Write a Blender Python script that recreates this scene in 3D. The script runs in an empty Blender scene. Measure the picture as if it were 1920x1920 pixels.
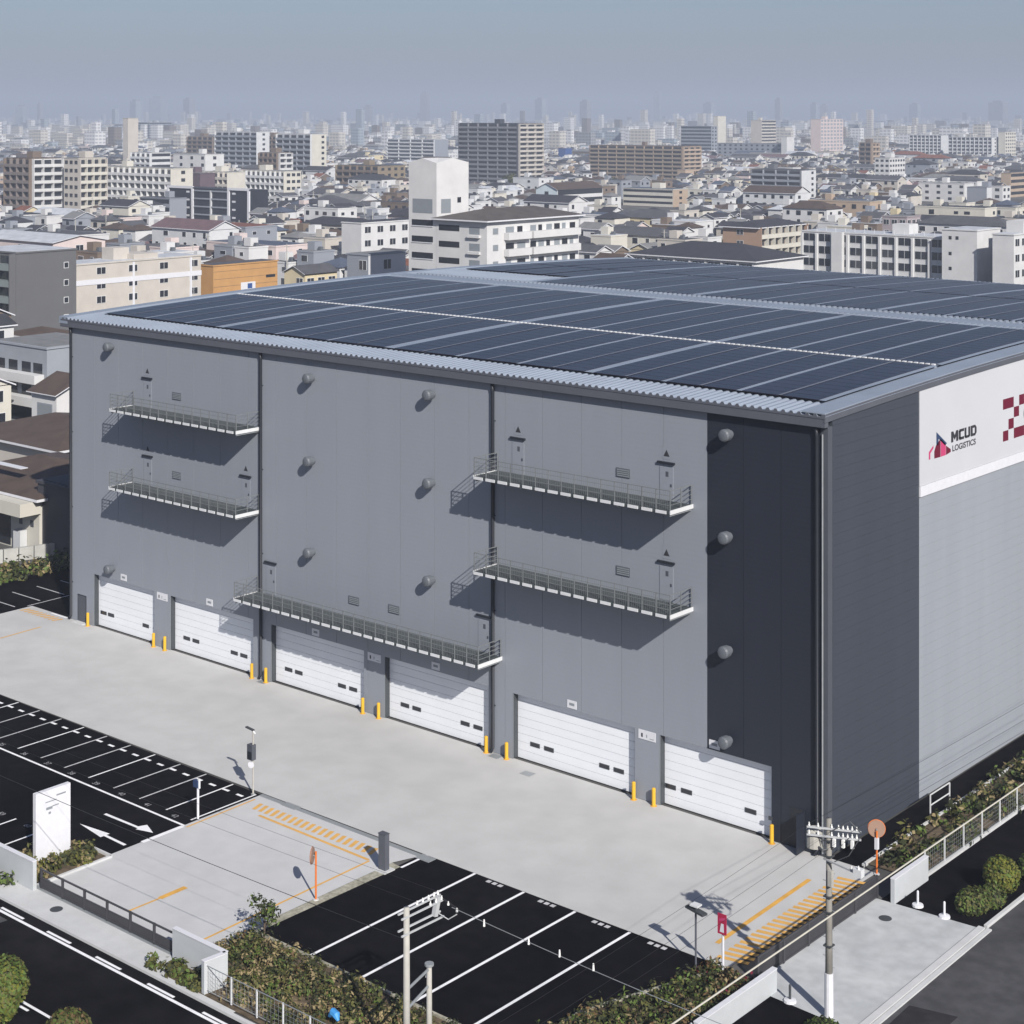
import bpy, bmesh, math, random
from mathutils import Vector, Matrix
R = math.radians
rnd = random.Random(7)
S = bpy.context.scene
COL = S.collection

# ------------------------------------------------------------------ camera, sky, sun, exposure
CAMP = (48.36, -82.90, 40.4)
HEAD = 40.55
cd = bpy.data.cameras.new('camera'); cam = bpy.data.objects.new('camera', cd); COL.objects.link(cam)
cam.location = CAMP
cam.rotation_euler = (R(90), 0, R(HEAD))
cd.sensor_width = 36.0; cd.sensor_fit = 'HORIZONTAL'
cd.lens = 36.0 * 3260 / 1920
cd.shift_x = 0.0
cd.shift_y = -(960 - 215) / 1920
cd.clip_start = 1.0; cd.clip_end = 60000
S.camera = cam

SUN_TRAVEL = Vector((-4.1, 2.3, -3.1)).normalized()
SUN_EL = math.asin(-SUN_TRAVEL.z)
SUN_AZ = math.atan2(-SUN_TRAVEL.x, -SUN_TRAVEL.y)          # clockwise from +Y
w = bpy.data.worlds.new('World'); S.world = w; w.use_nodes = True
nt = w.node_tree
bg = nt.nodes['Background']
sky = nt.nodes.new('ShaderNodeTexSky'); sky.sky_type = 'NISHITA'; sky.sun_disc = False
sky.sun_elevation = SUN_EL; sky.sun_rotation = SUN_AZ
sky.air_density = 1.0; sky.dust_density = 1.55; sky.ozone_density = 5.6; sky.altitude = 20
tint = nt.nodes.new('ShaderNodeMix'); tint.data_type = 'RGBA'; tint.blend_type = 'MULTIPLY'; tint.inputs[0].default_value = 1
tint.inputs[7].default_value = (1.05, .985, 1.03, 1)
nt.links.new(sky.outputs[0], tint.inputs[6]); nt.links.new(tint.outputs[2], bg.inputs[0]); bg.inputs[1].default_value = 0.059
sl = bpy.data.lights.new('sun', 'SUN'); sl.energy = 4.8; sl.angle = R(0.5); sl.color = (1.0, 0.955, 0.89)
sun = bpy.data.objects.new('sun', sl); COL.objects.link(sun)
sun.rotation_euler = SUN_TRAVEL.to_track_quat('-Z', 'Y').to_euler()
sun.location = (80, -60, 120)
S.view_settings.view_transform = 'Standard'; S.view_settings.look = 'None'
S.view_settings.exposure = 0.50; S.view_settings.gamma = 1.0
S.view_settings.use_curve_mapping = False
S.cycles.use_denoising = True
S.cycles.max_bounces = 6; S.cycles.diffuse_bounces = 3; S.cycles.glossy_bounces = 3
S.cycles.transparent_max_bounces = 6; S.cycles.volume_bounces = 0
S.cycles.caustics_reflective = False; S.cycles.caustics_refractive = False

# ------------------------------------------------------------------ materials
MATS = {}
def mat(name, col, rough=.8, var=.12, scale=.35, metal=0.0, spec=.3, bump=0, bscale=8, hue=None):
    if name in MATS: return MATS[name]
    m = bpy.data.materials.new(name); m.use_nodes = True
    t = m.node_tree; b = t.nodes['Principled BSDF']
    b.inputs['Roughness'].default_value = rough; b.inputs['Metallic'].default_value = metal
    b.inputs['Specular IOR Level'].default_value = spec
    if var > 0:
        g = t.nodes.new('ShaderNodeNewGeometry')
        n = t.nodes.new('ShaderNodeTexNoise'); n.inputs['Scale'].default_value = scale
        n.inputs['Detail'].default_value = 5; n.inputs['Roughness'].default_value = .6
        t.links.new(g.outputs['Position'], n.inputs['Vector'])
        r = t.nodes.new('ShaderNodeValToRGB')
        h = hue or col
        r.color_ramp.elements[0].position = .3; r.color_ramp.elements[1].position = .7
        r.color_ramp.elements[0].color = (*[c * (1 - var) for c in col], 1)
        r.color_ramp.elements[1].color = (*[min(.95, c * (1 + var)) for c in h], 1)
        t.links.new(n.outputs[0], r.inputs[0]); t.links.new(r.outputs[0], b.inputs['Base Color'])
        if bump:
            n2 = t.nodes.new('ShaderNodeTexNoise'); n2.inputs['Scale'].default_value = bscale
            t.links.new(g.outputs['Position'], n2.inputs['Vector'])
            bp = t.nodes.new('ShaderNodeBump'); bp.inputs['Strength'].default_value = bump
            bp.inputs['Distance'].default_value = .05
            t.links.new(n2.outputs[0], bp.inputs['Height']); t.links.new(bp.outputs[0], b.inputs['Normal'])
    else:
        b.inputs['Base Color'].default_value = (*col, 1)
    MATS[name] = m
    return m

def ribbed(name, col, axis, period, depth=.35, rough=.5, var=.04, spec=.4):
    """painted sheet metal with fine pressed ribs (relief only)"""
    m = mat(name, col, rough, var, .12, spec=spec)
    t = m.node_tree; b = t.nodes['Principled BSDF']
    for nz in [n_ for n_ in t.nodes if n_.type == 'TEX_NOISE']:
        src = nz.inputs['Vector'].links[0].from_socket; mp = t.nodes.new('ShaderNodeMapping'); mp.inputs['Scale'].default_value = (5, 5, .35)
        t.links.new(src, mp.inputs[0]); t.links.new(mp.outputs[0], nz.inputs['Vector'])
    g = t.nodes.new('ShaderNodeNewGeometry'); sx = t.nodes.new('ShaderNodeSeparateXYZ')
    t.links.new(g.outputs['Position'], sx.inputs[0])
    mu = t.nodes.new('ShaderNodeMath'); mu.operation = 'MULTIPLY'; mu.inputs[1].default_value = 2 * math.pi / period
    t.links.new(sx.outputs[axis], mu.inputs[0])
    si = t.nodes.new('ShaderNodeMath'); si.operation = 'SINE'; t.links.new(mu.outputs[0], si.inputs[0])
    bp = t.nodes.new('ShaderNodeBump'); bp.inputs['Strength'].default_value = depth; bp.inputs['Distance'].default_value = .02
    t.links.new(si.outputs[0], bp.inputs['Height']); t.links.new(bp.outputs[0], b.inputs['Normal'])
    return m

def pavement(name, c0, c1, s1, s2, stain, rough=.9, stretch=(1, 1, 1), spec=.25):
    """ground surface: broad tonal patches, fine grain and darker worn stains"""
    m = bpy.data.materials.new(name); m.use_nodes = True
    t = m.node_tree; b = t.nodes['Principled BSDF']; b.inputs['Roughness'].default_value = rough
    b.inputs['Specular IOR Level'].default_value = spec
    g = t.nodes.new('ShaderNodeNewGeometry'); mp = t.nodes.new('ShaderNodeMapping'); mp.inputs['Scale'].default_value = stretch
    t.links.new(g.outputs['Position'], mp.inputs[0])
    n1 = t.nodes.new('ShaderNodeTexNoise'); n1.inputs['Scale'].default_value = s1; n1.inputs['Detail'].default_value = 6
    n2 = t.nodes.new('ShaderNodeTexNoise'); n2.inputs['Scale'].default_value = s2; n2.inputs['Detail'].default_value = 3
    t.links.new(mp.outputs[0], n1.inputs['Vector']); t.links.new(g.outputs['Position'], n2.inputs['Vector'])
    r = t.nodes.new('ShaderNodeValToRGB'); r.color_ramp.elements[0].position = .32; r.color_ramp.elements[1].position = .68
    r.color_ramp.elements[0].color = (*c0, 1); r.color_ramp.elements[1].color = (*c1, 1)
    t.links.new(n1.outputs[0], r.inputs[0])
    r2 = t.nodes.new('ShaderNodeValToRGB'); r2.color_ramp.elements[0].position = .35; r2.color_ramp.elements[1].position = .65
    r2.color_ramp.elements[0].color = (1 - stain, 1 - stain, 1 - stain, 1); r2.color_ramp.elements[1].color = (1 + stain * .3,) * 3 + (1,)
    t.links.new(n2.outputs[0], r2.inputs[0])
    mx = t.nodes.new('ShaderNodeMix'); mx.data_type = 'RGBA'; mx.blend_type = 'MULTIPLY'; mx.inputs[0].default_value = 1
    t.links.new(r.outputs[0], mx.inputs[6]); t.links.new(r2.outputs[0], mx.inputs[7])
    t.links.new(mx.outputs[2], b.inputs['Base Color'])
    MATS[name] = m
    return m

def facade_far(name, wall, glass, fl=3.1):
    """far-off facades: storeys and bays too small to tell apart, as colour only"""
    m = bpy.data.materials.new(name); m.use_nodes = True
    t = m.node_tree; b = t.nodes['Principled BSDF']; b.inputs['Roughness'].default_value = .8
    g = t.nodes.new('ShaderNodeNewGeometry'); sx = t.nodes.new('ShaderNodeSeparateXYZ'); t.links.new(g.outputs['Position'], sx.inputs[0])
    def M(op, a, bb=None):
        q = t.nodes.new('ShaderNodeMath'); q.operation = op
        for i, v in enumerate((a, bb)):
            if v is None: continue
            if isinstance(v, (int, float)): q.inputs[i].default_value = v
            else: t.links.new(v, q.inputs[i])
        return q.outputs[0]
    fz = M('FRACT', M('DIVIDE', sx.outputs[2], fl)); a = M('GREATER_THAN', fz, .5)
    sn = t.nodes.new('ShaderNodeSeparateXYZ'); t.links.new(g.outputs['Normal'], sn.inputs[0])
    fx = M('FRACT', M('DIVIDE', M('ADD', sx.outputs[0], sx.outputs[1]), 4.2)); c = M('GREATER_THAN', fx, .3)
    up = M('LESS_THAN', sn.outputs[2], .5)
    k = M('MULTIPLY', M('MULTIPLY', a, c), up)
    mx = t.nodes.new('ShaderNodeMix'); mx.data_type = 'RGBA'
    t.links.new(k, mx.inputs[0]); mx.inputs[6].default_value = (*wall, 1); mx.inputs[7].default_value = (*glass, 1)
    t.links.new(mx.outputs[2], b.inputs['Base Color'])
    MATS[name] = m
    return m

M_concrete = pavement('yard_concrete', (.425, .424, .418), (.465, .464, .458), .09, .45, .07, stretch=(.5, 1.1, 1))
M_drive = pavement('apron_concrete', (.44, .442, .445), (.48, .482, .485), .15, .8, .05)
M_drive2 = pavement('side_concrete', (.36, .375, .385), (.47, .48, .485), .25, 1.2, .12)
M_walk = pavement('sidewalk_concrete', (.46, .465, .465), (.51, .515, .515), .3, 1.5, .05)
M_asph = pavement('fresh_asphalt', (.0048, .0044, .0056), (.0105, .0098, .0112), .12, 1.1, .3, .95, spec=.0)
M_road = pavement('road_asphalt', (.0065, .0061, .0072), (.0145, .0138, .0150), .10, .9, .3, .95, spec=.0)
M_road_old = pavement('worn_asphalt', (.055, .055, .058), (.085, .085, .09), .2, 1.2, .2, .9, spec=.1)
M_ground = pavement('city_ground', (.055, .055, .055), (.13, .125, .12), .02, .12, .35, .95)
M_soil = pavement('planting_soil', (.07, .052, .033), (.15, .115, .075), .8, 3, .3, .95)
M_gravel = pavement('gravel', (.26, .25, .19), (.42, .40, .33), 1.2, 5, .3, .95)
M_white = mat('white_paint', (.74, .74, .75), .6, .08, 1.5)
M_wornw = mat('worn_white_paint', (.46, .46, .47), .7, .2, 2.5)
M_faint = mat('faint_white_paint', (.26, .26, .27), .7, .3, 3)
M_yel = mat('yellow_paint', (.60, .33, .07), .6, .15, 1.2)
M_org = mat('faded_orange_paint', (.60, .34, .09), .7, .12, 1.2)
M_bol = mat('bollard_yellow', (.62, .36, .03), .4, .05, 2)
M_wallL = ribbed('wall_grey', (.226, .244, .277), 2, .30, .03, .5, .022)
M_wallD = ribbed('wall_charcoal', (.0145, .0180, .0275), 2, .30, .08, .55)
M_sideD = ribbed('side_charcoal', (.042, .049, .063), 2, .30, .06, .5)
M_sideL = ribbed('side_grey', (.255, .274, .304), 2, .30, .04, .5)
M_sideW = mat('side_white', (.47, .48, .505), .45, .03, .2)
M_roof = mat('roof_galvalume', (.215, .25, .305), .5, .08, .25, spec=.4)
M_prail = mat('panel_rail', (.13, .14, .165), .5, .05, 1)
M_trim = mat('trim_charcoal', (.07, .075, .09), .45, .06, .5)
M_verge = mat('verge_grey', (.085, .09, .108), .45, .06, .5)
M_door = mat('door_white', (.70, .72, .75), .4, .03, .6, spec=.4)
M_guide = mat('door_guide_grey', (.05, .055, .06), .5, .05, 1)
M_reveal = mat('reveal_grey', (.20, .22, .24), .5, .04, 1)
M_glass = mat('dark_glass', (.02, .022, .028), .15, 0, spec=.6)
M_pipe = mat('pipe_black', (.018, .02, .026), .4, .05, 2)
M_steel = mat('galvanised_steel', (.30, .32, .33), .45, .08, 2, metal=.3)
M_steelG = mat('weathered_steel', (.40, .41, .42), .55, .1, 3)
M_pole2 = mat('pole_concrete_dark', (.21, .20, .18), .85, .15, 1.2)
M_rail = mat('rail_steel', (.15, .16, .165), .5, .06, 2)
M_steelL = mat('bright_steel', (.62, .63, .64), .4, .05, 2, metal=.1)
M_grate = mat('grating', (.050, .060, .063), .6, .15, 3)
M_hood = mat('hood_grey', (.10, .11, .125), .5, .04, 2)
M_panel = mat('solar_cell', (.0135, .0115, .019), .28, .25, .25, spec=.16)
M_pole = mat('pole_concrete', (.36, .35, .32), .8, .12, 1.2)
M_plate = mat('sign_white', (.58, .585, .615), .5, .04, 3)
M_ink = mat('sign_ink', (.03, .03, .035), .6, 0)
M_mir = mat('mirror_orange', (.62, .16, .03), .4, .06, 2)
M_mirface = mat('mirror_face', (.10, .10, .11), .2, 0, metal=.4)
M_mirback = mat('mirror_back', (.27, .175, .13), .4, .05, 3)
M_gate = mat('gate_dark', (.045, .045, .05), .45, .08, 1)
M_wall_wh = mat('rendered_wall', (.42, .44, .455), .7, .06, .8)
M_block = mat('block_wall', (.36, .36, .34), .85, .12, 1)
M_maroon = mat('logo_maroon', (.12, .008, .025), .5, 0)
M_pink = mat('logo_pink', (.45, .05, .14), .5, 0)
M_navy = mat('logo_navy', (.03, .05, .11), .5, 0)
M_logog = mat('logo_dark_green', (.03, .07, .06), .5, 0)
M_leafA = mat('leaf_olive', (.080, .080, .022), .7, .35, .8)
M_leafB = mat('leaf_dark', (.027, .033, .011), .7, .35, .8)
M_leafC = mat('leaf_tan', (.21, .165, .085), .8, .3, .8)
M_leafD = mat('leaf_green', (.070, .105, .020), .7, .35, .8)
M_leafE = mat('leaf_yellowgreen', (.11, .115, .015), .7, .3, 1.2)
M_leafR = mat('leaf_russet', (.095, .058, .024), .7, .3, 1.2)
M_bark = mat('bark', (.10, .075, .055), .9, .2, 2)
M_wire = mat('wire_black', (.02, .02, .022), .5, 0)
M_cable = mat('cable_cover', (.44, .42, .36), .6, .08, 2)
M_insul = mat('insulator_white', (.75, .75, .73), .3, 0)
M_red = mat('sign_red', (.35, .02, .06), .5, 0)
M_blue = mat('tarp_blue', (.03, .07, .22), .6, .1, 1)

WALLS = {'white': (.52, .52, .52), 'cream': (.50, .48, .425), 'beige': (.44, .41, .37), 'pale grey': (.50, .51, .52), 'pink': (.54, .46, .44),
         'brown': (.15, .115, .09), 'grey': (.24, .245, .25), 'yellow': (.52, .45, .30), 'pale blue': (.46, .53, .57), 'tan': (.36, .28, .21)}
ROOFS = {'charcoal': (.040, .040, .046), 'dark grey': (.075, .075, .082), 'dark brown': (.075, .055, .045), 'slate blue': (.07, .085, .12),
         'rust red': (.17, .07, .045), 'silver': (.42, .44, .47), 'mid grey': (.17, .17, .17), 'bright blue': (.045, .075, .17), 'weathered': (.085, .075, .07), 'mauve': (.13, .085, .09)}
def MW(k): return mat('wall_' + k.replace(' ', '_'), WALLS[k], .85, .07, .3)
def MR(k): return mat('tile_' + k.replace(' ', '_'), ROOFS[k], .7, .18, .5, bump=.2, bscale=3)

# ------------------------------------------------------------------ mesh helpers
class MB:
    def __init__(s): s.v = []; s.f = []; s.m = []; s.mats = []
    def mi(s, m):
        if m not in s.mats: s.mats.append(m)
        return s.mats.index(m)
    def poly(s, pts, m):
        k = len(s.v); s.v.extend(pts); s.f.append(tuple(range(k, k + len(pts)))); s.m.append(s.mi(m))
    def box(s, x0, x1, y0, y1, z0, z1, m, bottom=True):
        k = len(s.v); i = s.mi(m)
        s.v += [(x0, y0, z0), (x1, y0, z0), (x1, y1, z0), (x0, y1, z0), (x0, y0, z1), (x1, y0, z1), (x1, y1, z1), (x0, y1, z1)]
        F = [(4, 5, 6, 7), (0, 1, 5, 4), (1, 2, 6, 5), (2, 3, 7, 6), (3, 0, 4, 7)]
        if bottom: F.append((3, 2, 1, 0))
        for f in F: s.f.append(tuple(k + q for q in f)); s.m.append(i)
    def bar(s, a, b, wd, ht, m):
        a = Vector(a); b = Vector(b); d = (b - a)
        if d.length < 1e-6: return
        d.normalize(); up = Vector((0, 0, 1)) if abs(d.z) < .95 else Vector((1, 0, 0))
        x = d.cross(up).normalized() * wd / 2; y = x.cross(d).normalized() * ht / 2
        k = len(s.v); i = s.mi(m)
        for p in (a, b): s.v += [tuple(p - x - y), tuple(p + x - y), tuple(p + x + y), tuple(p - x + y)]
        for f in [(0, 1, 5, 4), (1, 2, 6, 5), (2, 3, 7, 6), (3, 0, 4, 7), (3, 2, 1, 0), (4, 5, 6, 7)]:
            s.f.append(tuple(k + q for q in f)); s.m.append(i)
    def tube(s, pts, r, m, n=8, cap=True):
        pts = [Vector(p) for p in pts]; k = len(s.v); i = s.mi(m); N = len(pts)
        rs = r if isinstance(r, (list, tuple)) else [r] * N
        for q, p in enumerate(pts):
            d = (pts[min(q + 1, N - 1)] - pts[max(q - 1, 0)]).normalized()
            up = Vector((0, 0, 1)) if abs(d.z) < .9 else Vector((1, 0, 0))
            x = d.cross(up).normalized(); y = d.cross(x)
            for a in range(n):
                t = 2 * math.pi * a / n
                s.v.append(tuple(p + (x * math.cos(t) + y * math.sin(t)) * rs[q]))
        for q in range(N - 1):
            for a in range(n):
                b = (a + 1) % n
                s.f.append((k + q * n + a, k + q * n + b, k + (q + 1) * n + b, k + (q + 1) * n + a)); s.m.append(i)
        if cap:
            s.f.append(tuple(k + a for a in range(n))[::-1]); s.m.append(i)
            s.f.append(tuple(k + (N - 1) * n + a for a in range(n))); s.m.append(i)
    def disc(s, c, nrm, r, th, m, n=20):
        nrm = Vector(nrm).normalized()
        s.tube([Vector(c) - nrm * th / 2, Vector(c) + nrm * th / 2], r, m, n)
    def mesh(s, name, smooth=False):
        me = bpy.data.meshes.new(name); me.from_pydata(s.v, [], s.f)
        for m in s.mats: me.materials.append(m)
        if s.m: me.polygons.foreach_set('material_index', s.m)
        if smooth: me.polygons.foreach_set('use_smooth', [True] * len(s.f))
        me.update()
        return me
    def build(s, name, parent=None, kind=None, label=None, smooth=False, loc=None):
        return link(name, s.mesh(name, smooth), parent, kind, label, loc)

def link(name, data, parent=None, kind=None, label=None, loc=None, rz=0):
    o = bpy.data.objects.new(name, data); COL.objects.link(o)
    if parent: o.parent = parent
    if kind: o['kind'] = kind
    if label: o['label'] = label
    if loc: o.location = loc
    if rz: o.rotation_euler.z = rz
    return o
def tag(o, label, cat, group=None):
    o['label'] = label; o['category'] = cat
    if group: o['group'] = group
    return o
def thing(name, label, cat, loc=(0, 0, 0), rz=0, group=None):
    o = bpy.data.objects.new(name, None); COL.objects.link(o); o.location = loc; o.rotation_euler.z = rz
    o.empty_display_size = .3
    return tag(o, label, cat, group)
def bx(name, x0, x1, y0, y1, z0, z1, m, parent=None, **k):
    b = MB(); b.box(x0, x1, y0, y1, z0, z1, m); return b.build(name, parent, **k)
def sheet(name, pts, z, m, parent=None, kind='structure'):
    b = MB(); b.poly([(x, y, z) for x, y in pts], m); return b.build(name, parent, kind)
def text(name, body, size, m, parent, loc, rot, kind=None, sx=1.0, bold=0):
    c = bpy.data.curves.new(name, 'FONT'); c.body = body; c.size = size; c.align_x = 'CENTER'; c.align_y = 'CENTER'
    c.offset = bold; c.extrude = .002
    c.materials.append(m); tmp = bpy.data.objects.new(name, c); COL.objects.link(tmp)
    dg = bpy.context.evaluated_depsgraph_get(); me = bpy.data.meshes.new_from_object(tmp.evaluated_get(dg))
    bpy.data.objects.remove(tmp); me.materials.clear(); me.materials.append(m)
    o = link(name, me, parent, kind, None, loc); o.rotation_euler = rot; o.scale.x = sx
    return o

# ------------------------------------------------------------------ sky-side setting and ground
gb = MB(); gb.poly([(-30000, -30000, -.06), (30000, -30000, -.06), (30000, 30000, -.06), (-30000, 30000, -.06)], M_ground)
gb.build('ground', None, 'structure')

# --- site surfaces
def para(x0, x1, y0, y1): return [(x0, y0), (x1, y0), (x1, y1), (x0, y1)]
sheet('loading_yard', [(-74.6, -14.1), (2.6, -13.75), (2.9, .1), (-74.6, .1)], .004, M_concrete)
sheet('parking_lot', [(-74.6, -29.7), (-30.0, -29.7), (-30.0, -14.2), (-30.2, -14.1), (-74.6, -14.1)], 0.0, M_asph)
sheet('driveway', [(-30.0, -29.9), (-17.6, -29.9), (-17.6, -15.7), (-17.0, -14.09), (-30.1, -14.09)], .005, M_drive)
sheet('truck_bays', [(-17.1, -25.9), (3.2, -25.9), (3.2, -13.76), (-17.1, -13.82)], 0.0, M_asph)
sheet('gravel_strip', [(-17.58, -29.5), (-17.1, -29.5), (-16.9, -15.85), (-17.58, -15.75)], .007, M_gravel)
sheet('side_lane', [(0.06, .1), (2.0, .1), (2.0, 90), (0.06, 90)], 0.0, M_asph)
sheet('back_lot', [(-83, -14), (-74.6, -14), (-74.6, -.3), (-69.2, -.3), (-69.2, 40), (-83, 40)], 0.0, M_asph)
sheet('sidewalk', [(-90, -31.75), (-12.0, -31.75), (-12.0, -29.95), (-90, -29.95)], .01, M_walk)
sheet('road', [(-120, -46), (40, -46), (40, -31.95), (-120, -31.95)], -.03, M_road)
sheet('road_patch', [(-34, -36.0), (-27.8, -34.7), (-27.6, -33.05), (-34, -33.05)], -.026, M_road_old)
M_side = pavement('side_road_asphalt', (.050, .050, .053), (.078, .078, .083), .2, 1.2, .2, .9, spec=.1)
sheet('side_road', [(10.2, -31.9), (30, -31.9), (30, 120), (10.2, 120)], -.035, M_side)
M_patch = pavement('patched_asphalt', (.026, .025, .028), (.036, .035, .038), .3, 1.5, .2, .95, spec=.0)
sheet('side_road_patch', [(10.9, -14.6), (10.75, -11.2), (12.9, -10.7), (12.9, -14.2)], -.03, M_patch)
sheet('side_driveway', [(4.35, -14.6), (10.0, -14.9), (9.9, -2.2), (4.3, -2.6)], .008, M_drive2)
sheet('verge_lane', [(4.6, -2.5), (10.0, -2.2), (10.0, 90), (5.2, 90)], .0, M_asph)
sheet('corner_verge', [(5.5, -31.5), (10.0, -31.5), (10.0, -14.7), (5.5, -14.6)], .003, M_asph)
sheet('planting_bed', [(-17.1, -31.5), (5.3, -31.5), (5.3, -13.9), (2.6, -13.7), (-.1, -21.4), (-.1, -25.95), (-17.1, -25.95)], .012, M_soil)
sheet('side_planting_bed', [(1.95, .8), (5.0, .8), (5.2, 90), (1.9, 90)], .012, M_soil)
sheet('entrance_bed', [(-33.2, -29.7), (-30.1, -29.7), (-29.75, -25.3), (-33.2, -25.3)], .012, M_soil)

def kerb(name, pts, wd=.16, z=.12, m=None):
    b = MB()
    for a, c in zip(pts, pts[1:]):
        b.bar((a[0], a[1], z / 2 - .05), (c[0], c[1], z / 2 - .05), wd, z + .1, m or M_walk)
    return b.build(name, None, 'structure')
kerb('road_kerb', [(-90, -31.85), (-11.9, -31.85), (6, -31.6)], .2, .1)
kerb('side_kerb', [(10.1, -31), (10.1, -14.8), (9.95, -2.1)], .35, .07, M_walk)
kerb('side_gutter_kerb', [(10.45, -31), (10.45, -14.8), (10.3, -2.0)], .25, .04, M_walk)
kerb('side_verge_kerb', [(10.05, -1.9), (10.2, 90)], .18, .1)
kerb('bed_kerb', [(-17.1, -25.9), (-.15, -25.9), (-.1, -21.4), (2.6, -13.8)], .14, .12, M_gravel)
kerb('lane_kerb', [(1.93, .4), (1.9, 90)], .14, .12)
kerb('entrance_kerb', [(-29.72, -29.3), (-29.7, -25.2), (-31.6, -25.2)], .16, .12, M_walk)
kerb('fence_plinth', [(5.1, -.2), (5.3, 90)], .2, .14, M_walk)

# --- painted markings (each stripe a piece of its own)
def stripe(name, a, b, wd, m=None, z=.012):
    a = Vector((*a, z)); b = Vector((*b, z)); d = (b - a).normalized(); n = Vector((-d.y, d.x, 0)) * wd / 2
    q = MB(); q.poly([tuple(a - n), tuple(b - n), tuple(b + n), tuple(a + n)], m or M_white)
    return q.build(name, None, 'structure')
stripe('aisle_line', (-74, -19.8), (-30.0, -19.95), .16)
for i in range(18):
    x = -32.6 - 2.5 * i
    stripe('stall_line', (x, -19.2), (x, -14.15), .12, M_wornw if i % 3 else M_white)
stripe('stall_line', (-30.35, -19.2), (-30.35, -14.3), .12)
for i in range(36):
    x = -31.0 - 1.25 * i
    stripe('stall_dash', (x - .28, -15.0), (x + .28, -15.0), .2)
for i in range(8):
    x = -35.5 - 2.6 * i
    stripe('stall_line', (x, -29.4), (x, -25.6), .13)
for i, n in enumerate(range(42, 28, -1)):
    text('stall_number', str(n), .5, M_faint, None, (-31.5 - 2.5 * i, -19.45, .014), (0, 0, 0), 'structure')
for i, n in enumerate((60, 59, 58, 57)):
    text('stall_number', str(n), .5, M_faint, None, (-36.75 - 2.6 * i, -25.75, .014), (0, 0, 0), 'structure')
def arrow(pts, nm='lane_arrow'):
    q = MB(); q.poly([(x, y, .012) for x, y in pts], M_white); q.build(nm, None, 'structure')
arrow([(-34.8, -21.97), (-31.7, -21.9), (-31.7, -22.05), (-30.55, -21.72), (-31.7, -21.25), (-31.9, -21.72), (-34.8, -21.77)])
arrow([(-30.4, -23.85), (-32.3, -23.78), (-32.3, -24.0), (-34.75, -23.65), (-32.3, -23.38), (-32.3, -23.6), (-30.4, -23.65)])
stripe('stop_line', (-30.0, -22.9), (-30.0, -20.05), .3)
for i, x in enumerate((-16.8, -13.3, -9.9, -6.5, -3.05)):
    stripe('bay_line', (x, -25.8 if i else -15.9), (x, -13.85), .17)
for x, n in ((-11.7, 'T1'), (-8.15, 'T2'), (-4.65, 'T3'), (-1.2, 'T4')):
    for j in range(3): stripe('bay_mark', (x - .55 + j * .4, -14.1), (x - .28 + j * .4, -14.1), .26, M_wornw)
for i in range(20):
    x = -28.9 + 9.7 * i / 19.4
    stripe('hatch_bar', (x + .12, -15.85), (x - .14, -15.0), .26, M_org)
stripe('kerb_line', (-27.9, -16.22), (-18.8, -16.35), .2, M_org)
stripe('edge_line', (-18.7, -16.4), (-18.45, -28.6), .14, M_org)
stripe('edge_line', (-29.85, -14.8), (-29.75, -20.0), .13, M_org)
stripe('centre_block', (-23.75, -28.6), (-23.7, -26.6), .14, M_org)
stripe('centre_block', (-23.7, -26.6), (-23.7, -24.9), .34, M_yel)
stripe('yard_line', (.85, -12.0), (.6, -2.9), .26, M_yel)  # solid yellow line painted along the right side of the yard
for i in range(24):
    y = -12.9 + 11.3 * i / 23
    stripe('hatch_bar', (1.6, y - .16), (3.15, y + .18), .28, M_org)
for i in range(9): stripe('hatch_bar', (-74.2 + i * .55, -1.3), (-73.9 + i * .55, -.5), .26, M_org)
stripe('edge_line', (-69.0, -2.9), (-68.8, -7.6), .16, M_org)
stripe('lot_line', (-74.85, -.2), (-74.9, 6), .12, M_wornw)
for i in range(5):
    stripe('lot_line', (-79.4, -3.4 + 2.4 * i), (-75.4, -3.4 + 2.4 * i), .12, M_wornw)
stripe('lot_line', (-71.6, -.1), (-69.5, -.1), .2)
stripe('road_edge_line', (-60, -32.72), (10, -32.68), .17, M_white, -.02)
for i in range(16):
    x = -41 + 2.62 * i * 1.52
    stripe('road_dash', (x, -32.46), (x + 1.95, -32.46), .15, M_white, -.02)
stripe('road_edge_line', (-60, -37.2), (-17.6, -37.2), .15, M_white, -.02)
for i in range(4): stripe('road_dash', (-21.2 - 4 * i, -37.5), (-19.2 - 4 * i, -37.5), .14, M_white, -.02)
# trench drain
tr = MB(); tr.box(-30.1, -16.4, -14.3, -13.98, 0, .02, M_steel); t0 = tr.build('trench_drain', None, 'structure')
bx('drain_cover', -28.1, -26.9, -14.38, -13.85, 0, .03, M_steel, None, kind='structure')
bx('drain_cover', -17.1, -16.1, -14.5, -13.9, 0, .03, M_steel, None, kind='structure')
for (x, y) in ((-45.6, -.35), (-23.6, -.4), (-20.2, -1.3)):
    bx('drain_cover', x - .4, x + .4, y - .3, y + .3, 0, .02, M_steel, None, kind='structure')
b = MB(); b.disc((-26.7, -30.8, .012), (0, 0, 1), .33, .01, M_guide); b.build('manhole_cover', None, 'structure')
b = MB(); b.disc((5.8, -4.3, .012), (0, 0, 1), .33, .01, M_guide); b.build('manhole_cover', None, 'structure')

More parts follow.
